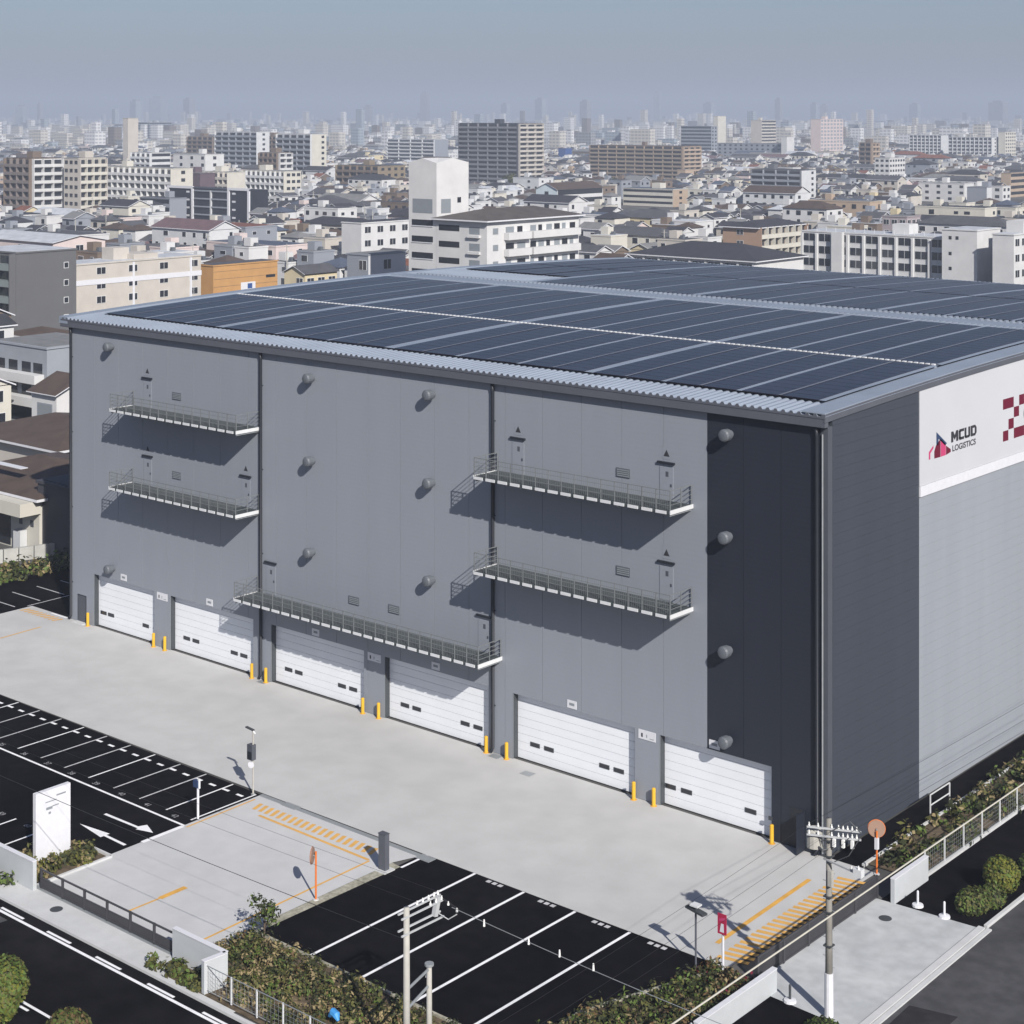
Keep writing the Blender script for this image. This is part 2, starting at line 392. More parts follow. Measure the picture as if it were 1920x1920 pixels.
# ------------------------------------------------------------------ warehouse
W = thing('warehouse', 'large grey warehouse with six white loading doors and solar panels on its roof', 'warehouse')
L, D = 69.0, 75.0
DOORS = [(-66.05, -58.4), (-56.5, -47.05), (-45.15, -35.75), (-33.8, -24.55), (-22.5, -13.0), (-11.2, -3.55)]
DZ = 4.12; REC = .45
def zroof(y): return 24.05 + .85 * (1 - ((y - 37.5) / 37.5) ** 2)
# panels of the front wall: one mesh each, butt-jointed with a fine open joint
def wall_panel(a, b, m):
    q = MB(); g = .012; a += g; b -= g
    cuts = [(max(a, d0), min(b, d1)) for d0, d1 in DOORS if min(b, d1) - max(a, d0) > .01]
    if not cuts:
        q.box(a, b, 0, REC, .02, 23.42, m)
    else:
        q.box(a, b, 0, REC, DZ, 23.42, m)
        x = a
        for c0, c1 in cuts:
            if c0 - x > .02: q.box(x, c0, 0, REC, .02, DZ, m)
            x = c1
        if b - x > .02: q.box(x, b, 0, REC, .02, DZ, m)
    q.build('wall_panel', W)
n = 20
for i in range(n): wall_panel(-L + (L - 7.86) * i / n, -L + (L - 7.86) * (i + 1) / n, M_wallL)
for i in range(3): wall_panel(-7.86 + 7.36 * i / 3, -7.86 + 7.36 * (i + 1) / 3, M_wallD)
bx('wall_core', -L + .02, -.47, REC + .12, D - .1, 0.02, 23.4, M_trim, W)
bx('corner_post', -.46, .0, .02, .5, .02, 23.42, M_trim, W)
bx('corner_post', -L - .12, -L, -.06, .5, .02, 23.42, M_verge, W)
bx('wall_panel', -L, -L + .02, .5, D, .02, 23.4, M_wallL, W)
bx('wall_panel', -L, 0, D - .1, D, .02, 23.4, M_wallL, W)
# side wall: horizontal cladding courses
def side_courses(y0, y1, z0, z1, m, pitch=.6):
    k = int(round((z1 - z0) / pitch)); q = MB(); h = (z1 - z0) / k
    q.box(-.46, 0, y0, y1, 0, h - .008, m); me = q.mesh('cladding_plank')
    for i in range(k): link('cladding_plank', me, W, None, None, (0, 0, z0 + i * h))
side_courses(.52, 10.5, .05, 23.45, M_sideD)
side_courses(10.52, D, .05, 17.85, M_sideL)
q = MB(); nb_ = 24
for j in range(nb_):
    a, b_ = 10.52 + (D - 10.52) * j / nb_, 10.52 + (D - 10.52) * (j + 1) / nb_; za, zb = zroof(a) - .1, zroof(b_) - .1
    q.poly([(.035, a, 18.5), (.035, b_, 18.5), (.035, b_, zb), (.035, a, za)], M_sideW); q.poly([(-.4, a, za), (.035, a, za), (.035, b_, zb), (-.4, b_, zb)], M_sideW)
q.poly([(-.4, 10.52, 18.5), (.035, 10.52, 18.5), (.035, 10.52, zroof(10.52) - .1), (-.4, 10.52, zroof(10.52) - .1)], M_sideW); q.poly([(-.4, 10.52, 18.5), (-.4, D, 18.5), (.035, D, 18.5), (.035, 10.52, 18.5)], M_sideW)
q.build('banner_panel', W)
bx('banner_sill', -.46, .09, 10.52, D, 17.87, 18.48, M_plate, W)
bx('wall_panel', -.46, -.004, .52, 10.5, 23.45, 24.1, M_sideD, W)
# roof: ribbed sheet on a shallow curve
q = MB(); prof = []; pitch = .5; nr = int(70.2 / pitch)
for i in range(nr):
    x = -69.9 + i * pitch
    prof += [(x, 0), (x + .20, 0), (x + .28, .13), (x + .42, .13)]
prof.append((-69.9 + nr * pitch, 0))
ys = [-.42 + (D + .84) * j / 26 for j in range(27)]
np_ = len(prof)
for y in ys: q.v += [(px, y, zroof(y) + pz) for px, pz in prof]
for j in range(26):
    for i in range(np_ - 1):
        q.f.append((j * np_ + i, j * np_ + i + 1, (j + 1) * np_ + i + 1, (j + 1) * np_ + i)); q.m.append(0)
q.mats = [M_roof]; q.build('roof', W)
# saw-tooth eave closure and fascia
q = MB()
for i in range(nr):
    x = -69.9 + i * pitch
    q.poly([(x, -.43, zroof(-.42) - .12), (x + pitch, -.43, zroof(-.42) - .12), (x + pitch, -.43, zroof(-.42)), (x + .42, -.43, zroof(-.42) + .13), (x + .28, -.43, zroof(-.42) + .13), (x + .2, -.43, zroof(-.42)), (x, -.43, zroof(-.42))], M_verge)
q.build('eave_closure', W)
bx('fascia', -70.0, .05, -.40, -.02, 23.43, 23.90, M_verge, W)
bx('soffit', -70.0, -.02, -.36, 0, 23.40, 23.425, M_trim, W)
def verge(x0, x1, zt, zb, m, name):
    q = MB(); k = 26
    for j in range(k):
        y0, y1 = ys[j], ys[j + 1]; a, b_ = zroof(y0), zroof(y1)
        q.poly([(x0, y0, a + zt), (x1, y0, a + zt), (x1, y1, b_ + zt), (x0, y1, b_ + zt)], m)
        q.poly([(x1, y0, a + zb), (x1, y1, b_ + zb), (x1, y1, b_ + zt), (x1, y0, a + zt)], m if name == 'verge_flashing' else m)
        q.poly([(x0, y1, b_ + zb), (x0, y0, a + zb), (x0, y0, a + zt), (x0, y1, b_ + zt)], m)
    y = ys[0]; a = zroof(y); q.poly([(x0, y, a + zb), (x1, y, a + zb), (x1, y, a + zt), (x0, y, a + zt)], m)
    q.build(name, W)
verge(-1.35, .06, .19, .13, M_roof, 'verge_flashing')
verge(-.02, .09, .13, -.32, M_verge, 'verge_fascia')
verge(-70.1, -69.0, .19, -.35, M_roof, 'verge_flashing')
# ridge cap
q = MB(); q.box(-69.0, -1.4, 36.3, 38.4, 24.93, 25.06, M_roof); q.build('ridge_cap', W)
# solar arrays
XB = [-67.7, -62.6, -57.6, -53.6, -47.3, -41.8, -35.7, -29.4, -24.05, -18.3, -12.6, -7.25, -1.75]
gapw = [.42, .42, .42, 1.05, .42, .42, 1.05, .42, .42, .75, .42, .42, .42]
def add_panel(q, x0, x1, y0, y1):
    a, b_ = zroof(y0) + .26, zroof(y1) + .26; k = len(q.v); i = q.mi(M_panel); j = q.mi(M_steel)
    q.v += [(x0, y0, a - .05), (x1, y0, a - .05), (x1, y1, b_ - .05), (x0, y1, b_ - .05), (x0, y0, a), (x1, y0, a), (x1, y1, b_), (x0, y1, b_)]
    for n_, f in enumerate([(4, 5, 6, 7), (0, 1, 5, 4), (1, 2, 6, 5), (2, 3, 7, 6), (3, 0, 4, 7)]):
        q.f.append(tuple(k + z for z in f)); q.m.append(i)
BANKS = [(2.35, 16.05, 13), (16.42, 34.4, 17), (39.2, 55.0, 15), (55.4, 72.6, 16)]
npan = 0; rest = MB()
def roof_strip(q, x0, x1, y0, y1, dz, m, k=6):
    for j in range(k):
        a, b_ = y0 + (y1 - y0) * j / k, y0 + (y1 - y0) * (j + 1) / k
        q.poly([(x0, a, zroof(a) + dz), (x1, a, zroof(a) + dz), (x1, b_, zroof(b_) + dz), (x0, b_, zroof(b_) + dz)], m)
for c, x in enumerate(XB):
    for yb0, yb1, _ in BANKS:
        if yb0 > 38 and c < 3: continue
        q = MB(); roof_strip(q, x - gapw[c] / 2 - .02, x + gapw[c] / 2 + .02, yb0, yb1, .24, M_roof); q.build('gap_cover', W)  # added roof-coloured strips, raised so the gaps between arrays stay out of shade
        if c < len(XB) - 1:
            q = MB(); roof_strip(q, (x + XB[c + 1]) / 2 - .1, (x + XB[c + 1]) / 2 + .1, yb0, yb1, .275, M_prail); q.build('panel_rail', W)
for bi, (yb0, yb1, rows) in enumerate(BANKS):
    for c in range(len(XB) - 1):
        x0 = XB[c] + gapw[c] / 2 + (0 if bi < 2 else .0); x1 = XB[c + 1] - gapw[c + 1] / 2
        xm = (x0 + x1) / 2
        arr = None
        if bi == 0:
            arr = link('solar_array', None, W)
        for h0, h1 in ((x0, xm - .05), (xm + .05, x1)):
            for r in range(rows):
                y0 = yb0 + (yb1 - yb0) * r / rows; y1 = yb0 + (yb1 - yb0) * (r + 1) / rows - .035
                if bi >= 2 and c < 3 and y0 < 45.5: continue
                if bi == 0 and npan < 300:
                    q = MB(); add_panel(q, h0, h1, y0, y1); q.build('solar_panel', arr); npan += 1
                else:
                    add_panel(rest, h0, h1, y0, y1)
rest.build('solar_panels', W, 'stuff')
# row-end clamps that read as a dotted line between the banks
q = MB()
for x in [XB[0] + .4 * i for i in range(165)]:
    q.box(x, x + .22, 16.1, 16.36, zroof(16.2) + .1, zroof(16.2) + .29, M_steelL)
for x in [XB[0] + .5 * i for i in range(132)]:
    q.box(x, x + .2, 34.6, 35.9, zroof(35.2) + .1, zroof(35.2) + .22, M_roof)
    q.box(x, x + .2, 38.6, 39.1, zroof(38.8) + .1, zroof(38.8) + .25, M_roof)
q.build('panel_clamps', W, 'stuff')
# loading doors
WINX = [(-65.34, -64.38, -60.0), (-55.06, -53.99, -49.62, -48.56), (-43.75, -42.69, -38.32, -37.22), (-32.3, -31.22, -26.9, -25.79),
        (-21.03, -19.91, -15.59, -14.5), (-10.72, -9.58, -5.2)]
for (d0, d1), wins in zip(DOORS, WINX):
    dr = link('loading_door', None, W, None, None, (0, 0, 0))
    hh = (DZ - .02) / 8
    for k in range(8):
        q = MB(); z0 = .03 + k * hh
        q.box(d0 + .06, d1 - .02, REC - .02, REC + .10, z0, z0 + hh - .018, M_door)
        q.build('door_section', dr)
    bx('backing', d0, d1, REC + .105, REC + .118, .02, DZ, M_reveal, dr)
    for x in wins:
        q = MB()
        q.box(x - .38, x + .38, REC - .05, REC - .02, .96, 1.22, M_guide); q.box(x - .31, x + .31, REC - .06, REC - .05, 1.0, 1.18, M_glass)
        q.build('window', dr)
    bx('guide_rail', d0 + .002, d0 + .05, .05, REC - .03, .02, DZ - .01, M_guide, dr)
    bx('guide_rail', d1 - .05, d1 - .002, .05, REC - .03, .02, DZ - .01, M_reveal, dr)
    bx('door_jamb', d0 - .004, d0 + .03, -.012, .03, .02, DZ, M_reveal, dr)
bx('jamb_box', -3.72, -3.5, -.08, 0, 1.15, 1.35, M_guide, W)
# impact plates on the piers
for x0, x1 in ((-58.2, -56.7), (-46.9, -45.3), (-35.6, -33.95), (-24.4, -22.65), (-12.85, -11.35)):
    bx('kick_plate', x0, x1, -.012, 0, .03, 1.2, M_wallL, W)
# service door
sd = link('service_door', None, W)
bx('door_leaf', -68.1, -67.1, -.02, 0, .06, 2.1, M_trim, sd); bx('door_frame', -68.18, -67.02, -.012, 0, .06, 2.18, M_pipe, sd); bx('step', -68.2, -66.9, -.5, 0, 0, .06, M_walk, sd)
od = link('service_door', None, W); bx('opening', -2.35, -1.45, -.03, 0, .05, 2.25, M_pipe, od); bx('door_leaf', -1.48, -1.42, -.85, -.03, .06, 2.2, M_wallD, od)
# downpipes
for x in (-68.95, -46.13, -24.08, -.62):
    q = MB(); q.tube([(x, -.18, 23.4), (x, -.12, 22.9), (x, -.12, .35), (x, -.3, .12)], .115, M_pipe, 8); q.build('downpipe', W, smooth=True)
    for z in (3, 9, 15, 21): bx('pipe_clip', x - .16, x + .16, -.02, 0, z, z + .06, M_pipe, W)
q = MB(); q.tube([(-.3, -.05, 23.0), (-.3, -.05, .2)], .05, M_steel, 6); q.build('conduit', W)
# exhaust hoods
def hood_mesh():
    q = MB(); pr = [(0, .24), (-.25, .24), (-.25, .34), (-.66, .36), (-.76, .29), (-.80, .14), (-.81, .0)]; n = 16
    for y, r in pr:
        for a in range(n): q.v.append((r * math.cos(2 * math.pi * a / n), y, r * math.sin(2 * math.pi * a / n)))
    for j in range(len(pr) - 1):
        for a in range(n):
            b_ = (a + 1) % n; q.f.append((j * n + a, j * n + b_, (j + 1) * n + b_, (j + 1) * n + a)); q.m.append(0)
    q.mats = [M_hood]; return q.mesh('exhaust_hood', False)
hm = hood_mesh()
for x, z in ((-63.6, 22.3), (-63.5, 5.0), (-40.8, 22.1), (-40.75, 16.35), (-40.75, 10.0), (-29.35, 22.15), (-29.35, 16.4), (-29.35, 10.05), (-6.3, 22.3), (-6.35, 16.5), (-6.35, 10.05), (-6.35, 4.95)):
    link('exhaust_hood', hm, W, None, None, (x, 0, z))
# louvres
for x, z in ((-55.7, 19.25), (-55.7, 13.3), (-36.7, 7.35), (-32.9, 7.45), (-13.85, 19.1), (-13.85, 13.25)):
    lv = link('louvre', None, W)
    q = MB(); q.box(x - .5, x + .5, -.05, 0, z - .27, z + .27, M_hood); q.build('frame', lv)
    for k in range(4): bx('slat', x - .44, x + .44, -.075, -.05, z - .22 + k * .115, z - .22 + k * .115 + .06, M_reveal, lv)
# rescue doors with canopy and triangle mark
for x, z in ((-59.25, 18.0), (-59.2, 12.05), (-47.85, 12.05), (-22.05, 17.9), (-10.7, 17.85), (-10.7, 12.05), (-45.15, 6.25), (-24.9, 6.25)):
    d = link('rescue_door', None, W)
    bx('door_leaf', x - .48, x + .48, -.03, 0, z + .02, z + 2.0, M_wallL, d)
    bx('canopy', x - .6, x + .6, -.14, 0, z + 2.2, z + 2.32, M_pipe, d)
    bx('handle', x + .3, x + .4, -.06, -.03, z + .9, z + 1.05, M_trim, d)
    bx('notice', x - .05, x + .15, -.036, -.03, z + 1.45, z + 1.75, M_trim, d)
    if z > 7:
        q = MB(); q.poly([(x - .3, -.012, z + 2.45), (x + .3, -.012, z + 2.45), (x + .3, -.012, z + 3.2), (x - .3, -.012, z + 3.2)], M_wallL)
        q.poly([(x - .22, -.016, z + 2.62), (x + .22, -.016, z + 2.62), (x, -.016, z + 3.02)], M_ink)
        q.build('triangle_mark', d)
# balconies
def balcony(x0, x1, z, dpt=2.3, closed_left=True):
    B = link('balcony', None, W)
    bx('platform', x0, x1, -dpt, -.004, z - .16, z, M_grate, B)
    nseg = max(2, int(round((x1 - x0) / 1.0)))
    s = (x1 - x0) / nseg
    q = MB(); q.box(0, s - .26, -dpt - .05, -dpt, z - .17, z + .0, M_steelL); me = q.mesh('edge_plate')
    for i in range(nseg): link('edge_plate', me, B, None, None, (x0 + i * s + .03, 0, 0))
    bx('edge_plate', x1, x1 + .05, -dpt, -.02, z - .19, z + .05, M_steelL, B)
    bx('edge_plate', x0 - .05, x0, -dpt, -.02, z - .19, z + .05, M_steelL, B)
    q = MB(); q.box(-.022, .022, -.022, .022, 0, 1.15, M_rail); me = q.mesh('post')
    for i in range(nseg + 1): link('post', me, B, None, None, (x0 + i * s, -dpt + .06, z))
    for yy in (-dpt * .5, -.1):
        for xx in (x0 + .04, x1 - .04): link('post', me, B, None, None, (xx, yy, z))
    for zz in (1.15, .87, .6, .33):
        q = MB(); r_ = .013 if zz < 1 else .02
        q.bar((x0, -dpt + .06, z + zz), (x1, -dpt + .06, z + zz), r_ * 2, r_ * 2, M_rail)
        q.bar((x0 + .04, -dpt + .09, z + zz), (x0 + .04, -.05, z + zz), r_ * 2, r_ * 2, M_rail)
        q.bar((x1 - .04, -dpt + .09, z + zz), (x1 - .04, -.05, z + zz), r_ * 2, r_ * 2, M_rail)
        q.build('rail', B)
    q = MB(); nn = int((x1 - x0) / .14)          # close-set balusters, too thin to pick apart
    for i in range(nn):
        xx = x0 + (x1 - x0) * (i + .5) / nn; q.box(xx - .005, xx + .005, -dpt + .055, -dpt + .065, z + .05, z + 1.13, M_rail)
    q.build('balusters', B, 'stuff')
    k = int((x1 - x0) / 3)
    for i in range(k + 1):
        xx = x0 + .1 + (x1 - x0 - .2) * i / k
        q = MB(); q.bar((xx, -dpt + .1, z - .24), (xx, -.05, z - .24), .10, .14, M_steel); q.build('bracket', B)
for x0, x1, z in ((-60.9, -46.3, 18.0), (-61.0, -46.35, 12.05), (-23.75, -8.85, 17.92), (-23.75, -8.85, 12.0), (-46.5, -23.4, 6.2)): balcony(x0, x1, z)
# small signs over the doors; the larger plates give a height limit
for x, z in ((-62.2, 4.5), (-51.9, 4.45), (-40.5, 4.45), (-29.1, 4.45), (-17.75, 4.45), (-7.35, 4.45)):
    sg = link('dock_sign', None, W)
    bx('plate', x - .36, x + .36, -.03, -.001, z - .24, z + .24, M_plate, sg)
    bx('mark', x - .2, x + .2, -.034, -.03, z - .07, z + .09, M_reveal, sg)
for x in (-57.45, -34.75, -12.1):
    sg = link('height_sign', None, W)
    bx('plate', x - .62, x + .62, -.03, -.001, 3.6, 4.14, M_plate, sg)
    bx('mark', x - .42, x - .3, -.034, -.03, 3.72, 3.95, M_ink, sg)
    bx('mark', x - .05, x + .02, -.034, -.03, 3.74, 3.92, M_reveal, sg)
    bx('mark', x + .2, x + .5, -.034, -.03, 3.7, 3.74, M_reveal, sg)
# banner logos on the side wall
def sq(y0, y1, z0, z1, m, nm='logo_square'):
    q = MB(); q.poly([(.040, y0, z0), (.040, y1, z0), (.040, y1, z1), (.040, y0, z1)], m); q.build(nm, LG)
LG = link('block_logo', None, W)
cy = [21.76, 22.57, 23.37, 24.17, 24.97]; cz = [22.23, 21.55, 20.87, 20.19, 19.51]
for r, c0, c1 in ((0, 0, 2), (0, 3, 4), (1, 2, 3), (2, 1, 2), (3, 0, 1), (3, 2, 4)): sq(cy[c0] + .01, cy[c1] - .01, cz[r + 1] + .01, cz[r] - .01, M_maroon)
text('lettering', 'C', 1.5, M_logog, LG, (.042, 25.35, 20.85), (R(90), 0, R(90)), bold=.03)
LG = link('company_logo', None, W)
def lp(pts, m, dx=.040):
    q = MB(); q.poly([(dx, y, z) for y, z in pts], m); q.build('logo_shape', LG)
lp([(12.62, 21.42), (14.0, 20.55), (13.75, 20.45), (12.9, 20.98), (12.9, 20.6), (12.62, 20.62)], M_navy)
lp([(12.55, 20.6), (13.15, 20.95), (13.15, 19.85), (12.35, 19.87), (12.35, 20.3)], M_maroon)
lp([(13.18, 20.95), (13.85, 20.5), (13.85, 19.86), (13.18, 19.85)], M_pink)
lp([(13.88, 20.42), (14.5, 20.12), (14.5, 19.95), (13.88, 19.86)], M_maroon)
lp([(11.65, 19.9), (11.85, 19.9), (11.85, 20.25), (12.25, 20.5), (12.25, 20.68), (11.65, 20.35)], M_pink)
def glyph(pts_list, y0, wd, z0, ht):
    q = MB()
    for pts in pts_list: q.poly([(.042, y0 + u * wd, z0 + v * ht) for u, v in pts], M_ink)
    q.build('lettering', LG)
def rc(a, b_, c_, d_): return [(a, c_), (b_, c_), (b_, d_), (a, d_)]
glyph([rc(0, .3, 0, 1), rc(.7, 1, 0, 1), [(.3, .45), (.5, .15), (.5, .6), (.3, 1)], [(.5, .15), (.7, .45), (.7, 1), (.5, .6)]], 14.55, .95, 20.5, .66)
glyph([rc(0, .38, .12, .88), [(.1, 0), (1, 0), (1, .26), (.1, .26)], [(.1, .74), (1, .74), (1, 1), (.1, 1)]], 15.56, .72, 20.5, .66)
glyph([rc(0, .34, .1, 1), rc(.66, 1, .1, 1), rc(.12, .88, 0, .24)], 16.34, .78, 20.5, .66)
glyph([rc(0, .34, 0, 1), [(.34, 0), (.75, 0), (1, .25), (.34, .25)], [(.34, .75), (1, .75), (.75, 1), (.34, 1)], rc(.68, 1, .25, .75)], 17.18, .82, 20.5, .66)
text('lettering', 'LOGISTICS', .50, M_ink, LG, (.042, 16.28, 20.1), (R(90), 0, R(90)), sx=1.34, bold=.012)

# ------------------------------------------------------------------ yard objects
def bollard_mesh():
    q = MB(); q.tube([(0, 0, 0), (0, 0, 1.02), (0, 0, 1.06)], [.115, .115, .07], M_bol, 12); return q.mesh('post')
def foot_mesh():
    q = MB(); q.disc((0, 0, .012), (0, 0, 1), .2, .02, M_yel, 14); return q.mesh('base_plate')
bm_, fm_ = bollard_mesh(), foot_mesh()
BL = [(-66.4, 'leftmost yellow bollard by the service door and first loading door'), (-58.1, 'yellow bollard at the right edge of the leftmost loading door'),
      (-56.75, 'yellow bollard at the left edge of the second loading door from the left'), (-46.85, 'yellow bollard left of the downpipe between second and third loading doors'),
      (-45.35, 'yellow bollard right of the downpipe, left edge of the third loading door'), (-35.55, 'yellow bollard at the right edge of the third loading door from the left'),
      (-34.05, 'yellow bollard at the left edge of the fourth loading door from the left'), (-24.45, 'yellow bollard left of the downpipe between fourth and fifth loading doors'),
      (-22.75, 'yellow bollard right of the downpipe, left edge of the fifth loading door'), (-12.85, 'yellow bollard at the right edge of the fifth loading door from the left'),
      (-11.4, 'yellow bollard at the left edge of the rightmost loading door'), (-3.35, 'rightmost yellow bollard against the charcoal end of the facade')]
for x, lb in BL:
    t = thing('bollard', lb, 'bollard', (x, -.32, 0), 0, 'yellow bollards beside the loading doors')
    link('post', bm_, t); link('base_plate', fm_, t)

# lamp post with control box at the yard corner
t = thing('lamp_post', 'lamp post with dark control box at the corner of parking lot and driveway', 'lamp post', (-30.55, -14.35, 0))
q = MB(); q.tube([(0, 0, 0), (0, 0, 3.8)], .055, M_pole, 8); q.build('pole', t)
bx('control_box', -.32, .12, -.2, .12, 2.05, 2.95, M_trim, t); bx('box_door', -.30, .10, -.215, -.2, 2.1, 2.55, M_pipe, t)
q = MB(); q.bar((.05, 0, 3.8), (-.62, .0, 3.86), .16, .07, M_guide); q.build('lamp_head', t)
q = MB(); q.tube([(0, 0, 3.75), (.18, .02, 3.6)], .05, M_steelL, 6); q.build('sensor', t)
q = MB(); q.disc((-.08, -.1, 1.75), (.4, -.9, .0), .2, .02, M_plate, 14); q.build('round_sign', t)
q = MB(); q.disc((0, 0, .02), (0, 0, 1), .13, .04, M_steel, 10); q.build('base_plate', t)
t = thing('sign_post', 'short white post with small dark blue box beside the last parking stall', 'sign post', (-30.2, -18.8, 0))
q = MB(); q.tube([(0, 0, 0), (0, 0, 1.95)], .07, M_plate, 8); q.build('post', t)
bx('box', -.3, .1, -.12, .1, 1.8, 2.2, M_navy, t); bx('bracket', .05, .14, -.06, .06, 1.75, 2.3, M_steelL, t)
t = thing('gate_pillar', 'dark grey pillar standing at the end of the gravel strip by the driveway', 'pillar', (-17.3, -16.7, 0))
bx('pillar', -.25, .25, -.16, .16, .06, 1.95, M_verge, t); bx('cap', -.27, .27, -.18, .18, 1.95, 1.99, M_trim, t); bx('base', -.45, .45, -.4, .4, 0, .06, M_walk, t)
def convex_mirror(t, pole_h, mz, face, r, mpole, back=False):
    f = Vector(face).normalized()
    q = MB(); q.tube([(0, 0, 0), (0, 0, pole_h)], .05, mpole, 8); q.build('pole', t)
    c = Vector((0, 0, mz)) + f * .18
    q = MB(); k = 20
    q.disc(c, f, r, .06, M_mirback, k); q.build('mirror_back', t)
    q = MB(); q.disc(c + f * .045, f, r * .9, .03, M_mirface, k); q.build('mirror_glass', t)
    q = MB(); q.tube([c + f * .03 + Vector((0, 0, 0)), c + f * .035], r * 1.06, M_mir, k); q.build('rim', t)
    q = MB(); q.bar((0, 0, mz), tuple(c - f * .03), .05, .05, M_steel); q.build('bracket', t)
    q = MB(); q.disc((0, 0, .03), (0, 0, 1), .15, .06, M_walk, 10); q.build('footing', t)
t = thing('traffic_mirror', 'orange convex traffic mirror on a pole at the gravel strip, middle of the driveway edge', 'traffic mirror', (-17.45, -21.5, 0), 0, 'orange traffic mirrors')
convex_mirror(t, 2.5, 2.28, (-.75, -.5, 0), .42, M_mir)
t = thing('traffic_mirror', 'orange convex traffic mirror seen from behind at the side gate, right of the utility pole', 'traffic mirror', (3.0, -.05, 0), 0, 'orange traffic mirrors')
convex_mirror(t, 2.3, 2.38, (-.5, .8, -.1), .45, M_mir)
bx('collar', -.09, .09, -.09, .09, 1.35, 1.95, M_plate, t)
t = thing('camera_post', 'dark camera post with flat head at the right end of the truck bays', 'camera post', (1.46, -14.7, 0))
q = MB(); q.tube([(0, 0, 0), (0, 0, 3.0)], .05, M_verge, 8); q.build('pole', t)
q = MB(); q.bar((-.55, .12, 2.75), (.6, -.12, 2.72), .34, .1, M_guide); q.build('head', t)
bx('panel', -.22, .22, -.2, .2, 2.95, 3.02, M_steelL, t)
t = thing('warning_sign', 'white pole with small dark red and white sign beside the side gate', 'sign', (3.0, -14.7, 0))
q = MB(); q.tube([(0, 0, 0), (0, 0, 2.9)], .06, M_plate, 8); q.build('pole', t)
bx('sign_plate', -.24, .24, -.1, -.06, 2.1, 3.05, M_red, t)
q = MB(); q.poly([(-.16, -.104, 2.68), (.18, -.104, 2.8), (.18, -.104, 2.92), (-.16, -.104, 2.8)], M_pink); q.poly([(-.12, -.104, 2.2), (.12, -.104, 2.2), (.1, -.104, 2.6), (-.05, -.104, 2.6)], M_plate); q.build('sign_print', t)
q = MB(); q.disc((0, 0, .05), (0, 0, 1), .2, .1, M_walk, 10); q.build('footing', t)
# totem sign
t = thing('totem_sign', 'tall white totem sign standing in the planted corner by the driveway', 'sign', (-31.65, -27.6, 0), R(90))
bx('panel', -1.15, 1.05, -.13, .13, .05, 4.0, M_plate, t); bx('base', -1.25, 1.15, -.25, .25, 0, .05, M_walk, t)
for z0, x0, x1, h in ((3.35, -.55, .15, .05), (3.55, .15, .75, .08), (2.95, -.5, -.1, .14), (3.05, -.1, .3, .06), (2.7, -.35, -.2, .12)):
    bx('print', x0, x1, -.134, -.13, z0, z0 + h, M_reveal, t)
# ---- front sliding gate, walls, fence
t = thing('sliding_gate', 'low dark sliding gate closing the driveway along the front sidewalk', 'gate', (0, 0, 0))
GX0, GX1, GY = -29.3, -18.0, -29.92
q = MB(); q.bar((GX0, GY, 1.02), (GX1, GY, 1.02), .08, .07, M_gate); q.build('top_rail', t)
q = MB(); q.bar((GX0, GY, .12), (GX1, GY, .12), .08, .08, M_gate); q.build('bottom_rail', t)
q = MB(); q.bar((GX0, GY, .58), (GX1, GY, .58), .05, .05, M_gate); q.build('mid_rail', t)
for i in range(7):
    x = GX0 + (GX1 - GX0) * i / 6
    bx('post', x - .06, x + .06, GY - .05, GY + .05, .05, 1.06, M_gate, t)
q = MB(); q.box(-.012, .012, -.012, .012, .14, .57, M_gate); me = q.mesh('bar')
for i in range(220):
    x = GX0 + (GX1 - GX0) * (i + .5) / 220
    link('bar', me, t, None, None, (x, GY, 0))
bx('gate_track', GX0 - .5, GX1 + .3, GY - .16, GY + .12, 0, .02, M_steel, t)
t = thing('sliding_gate', 'long dark sliding gate across the side driveway, behind the tall utility pole', 'gate', (0, 0, 0))
q = MB(); q.bar((4.4, -14.0, 1.15), (4.4, -2.6, 1.15), .08, .07, M_gate); q.build('top_rail', t)
q = MB(); q.bar((4.4, -14.0, .12), (4.4, -2.6, .12), .08, .08, M_gate); q.build('bottom_rail', t)
q = MB(); q.box(-.012, .012, -.03, .03, .14, 1.13, M_gate); me = q.mesh('bar')
for i in range(120): link('bar', me, t, None, None, (4.4, -13.95 + 11.3 * i / 119, 0))
for i in range(6): bx('post', 4.34, 4.46, -14.0 + 2.27 * i, -13.88 + 2.27 * i, .05, 1.2, M_gate, t)
def wall_run(label, pts, h, th=.22):
    t = thing('boundary_wall', label, 'wall', (0, 0, 0))
    for a, b_ in zip(pts, pts[1:]):
        q = MB(); q.bar((a[0], a[1], h / 2), (b_[0], b_[1], h / 2), th, h, M_wall_wh); q.build('wall_face', t)
        q = MB(); q.bar((a[0], a[1], h + .02), (b_[0], b_[1], h + .02), th + .05, .04, M_plate); q.build('coping', t)
    return t
wall_run('white rendered wall left of the front gate, beside the totem sign', [(-45, -30.25), (-29.4, -30.25)], 1.5)
w_ = wall_run('white rendered wall right of the front gate, returning toward the road at its end', [(-18.0, -30.2), (-14.2, -30.2), (-14.35, -31.45)], 1.5)
wall_run('low white wall right of the side gate, in front of the mesh fence', [(5.3, -2.6), (5.3, 1.1)], 1.25)
wall_run('low white wall at the near end of the side gate, bottom right planting', [(5.45, -20.5), (5.45, -14.1)], 1.05)
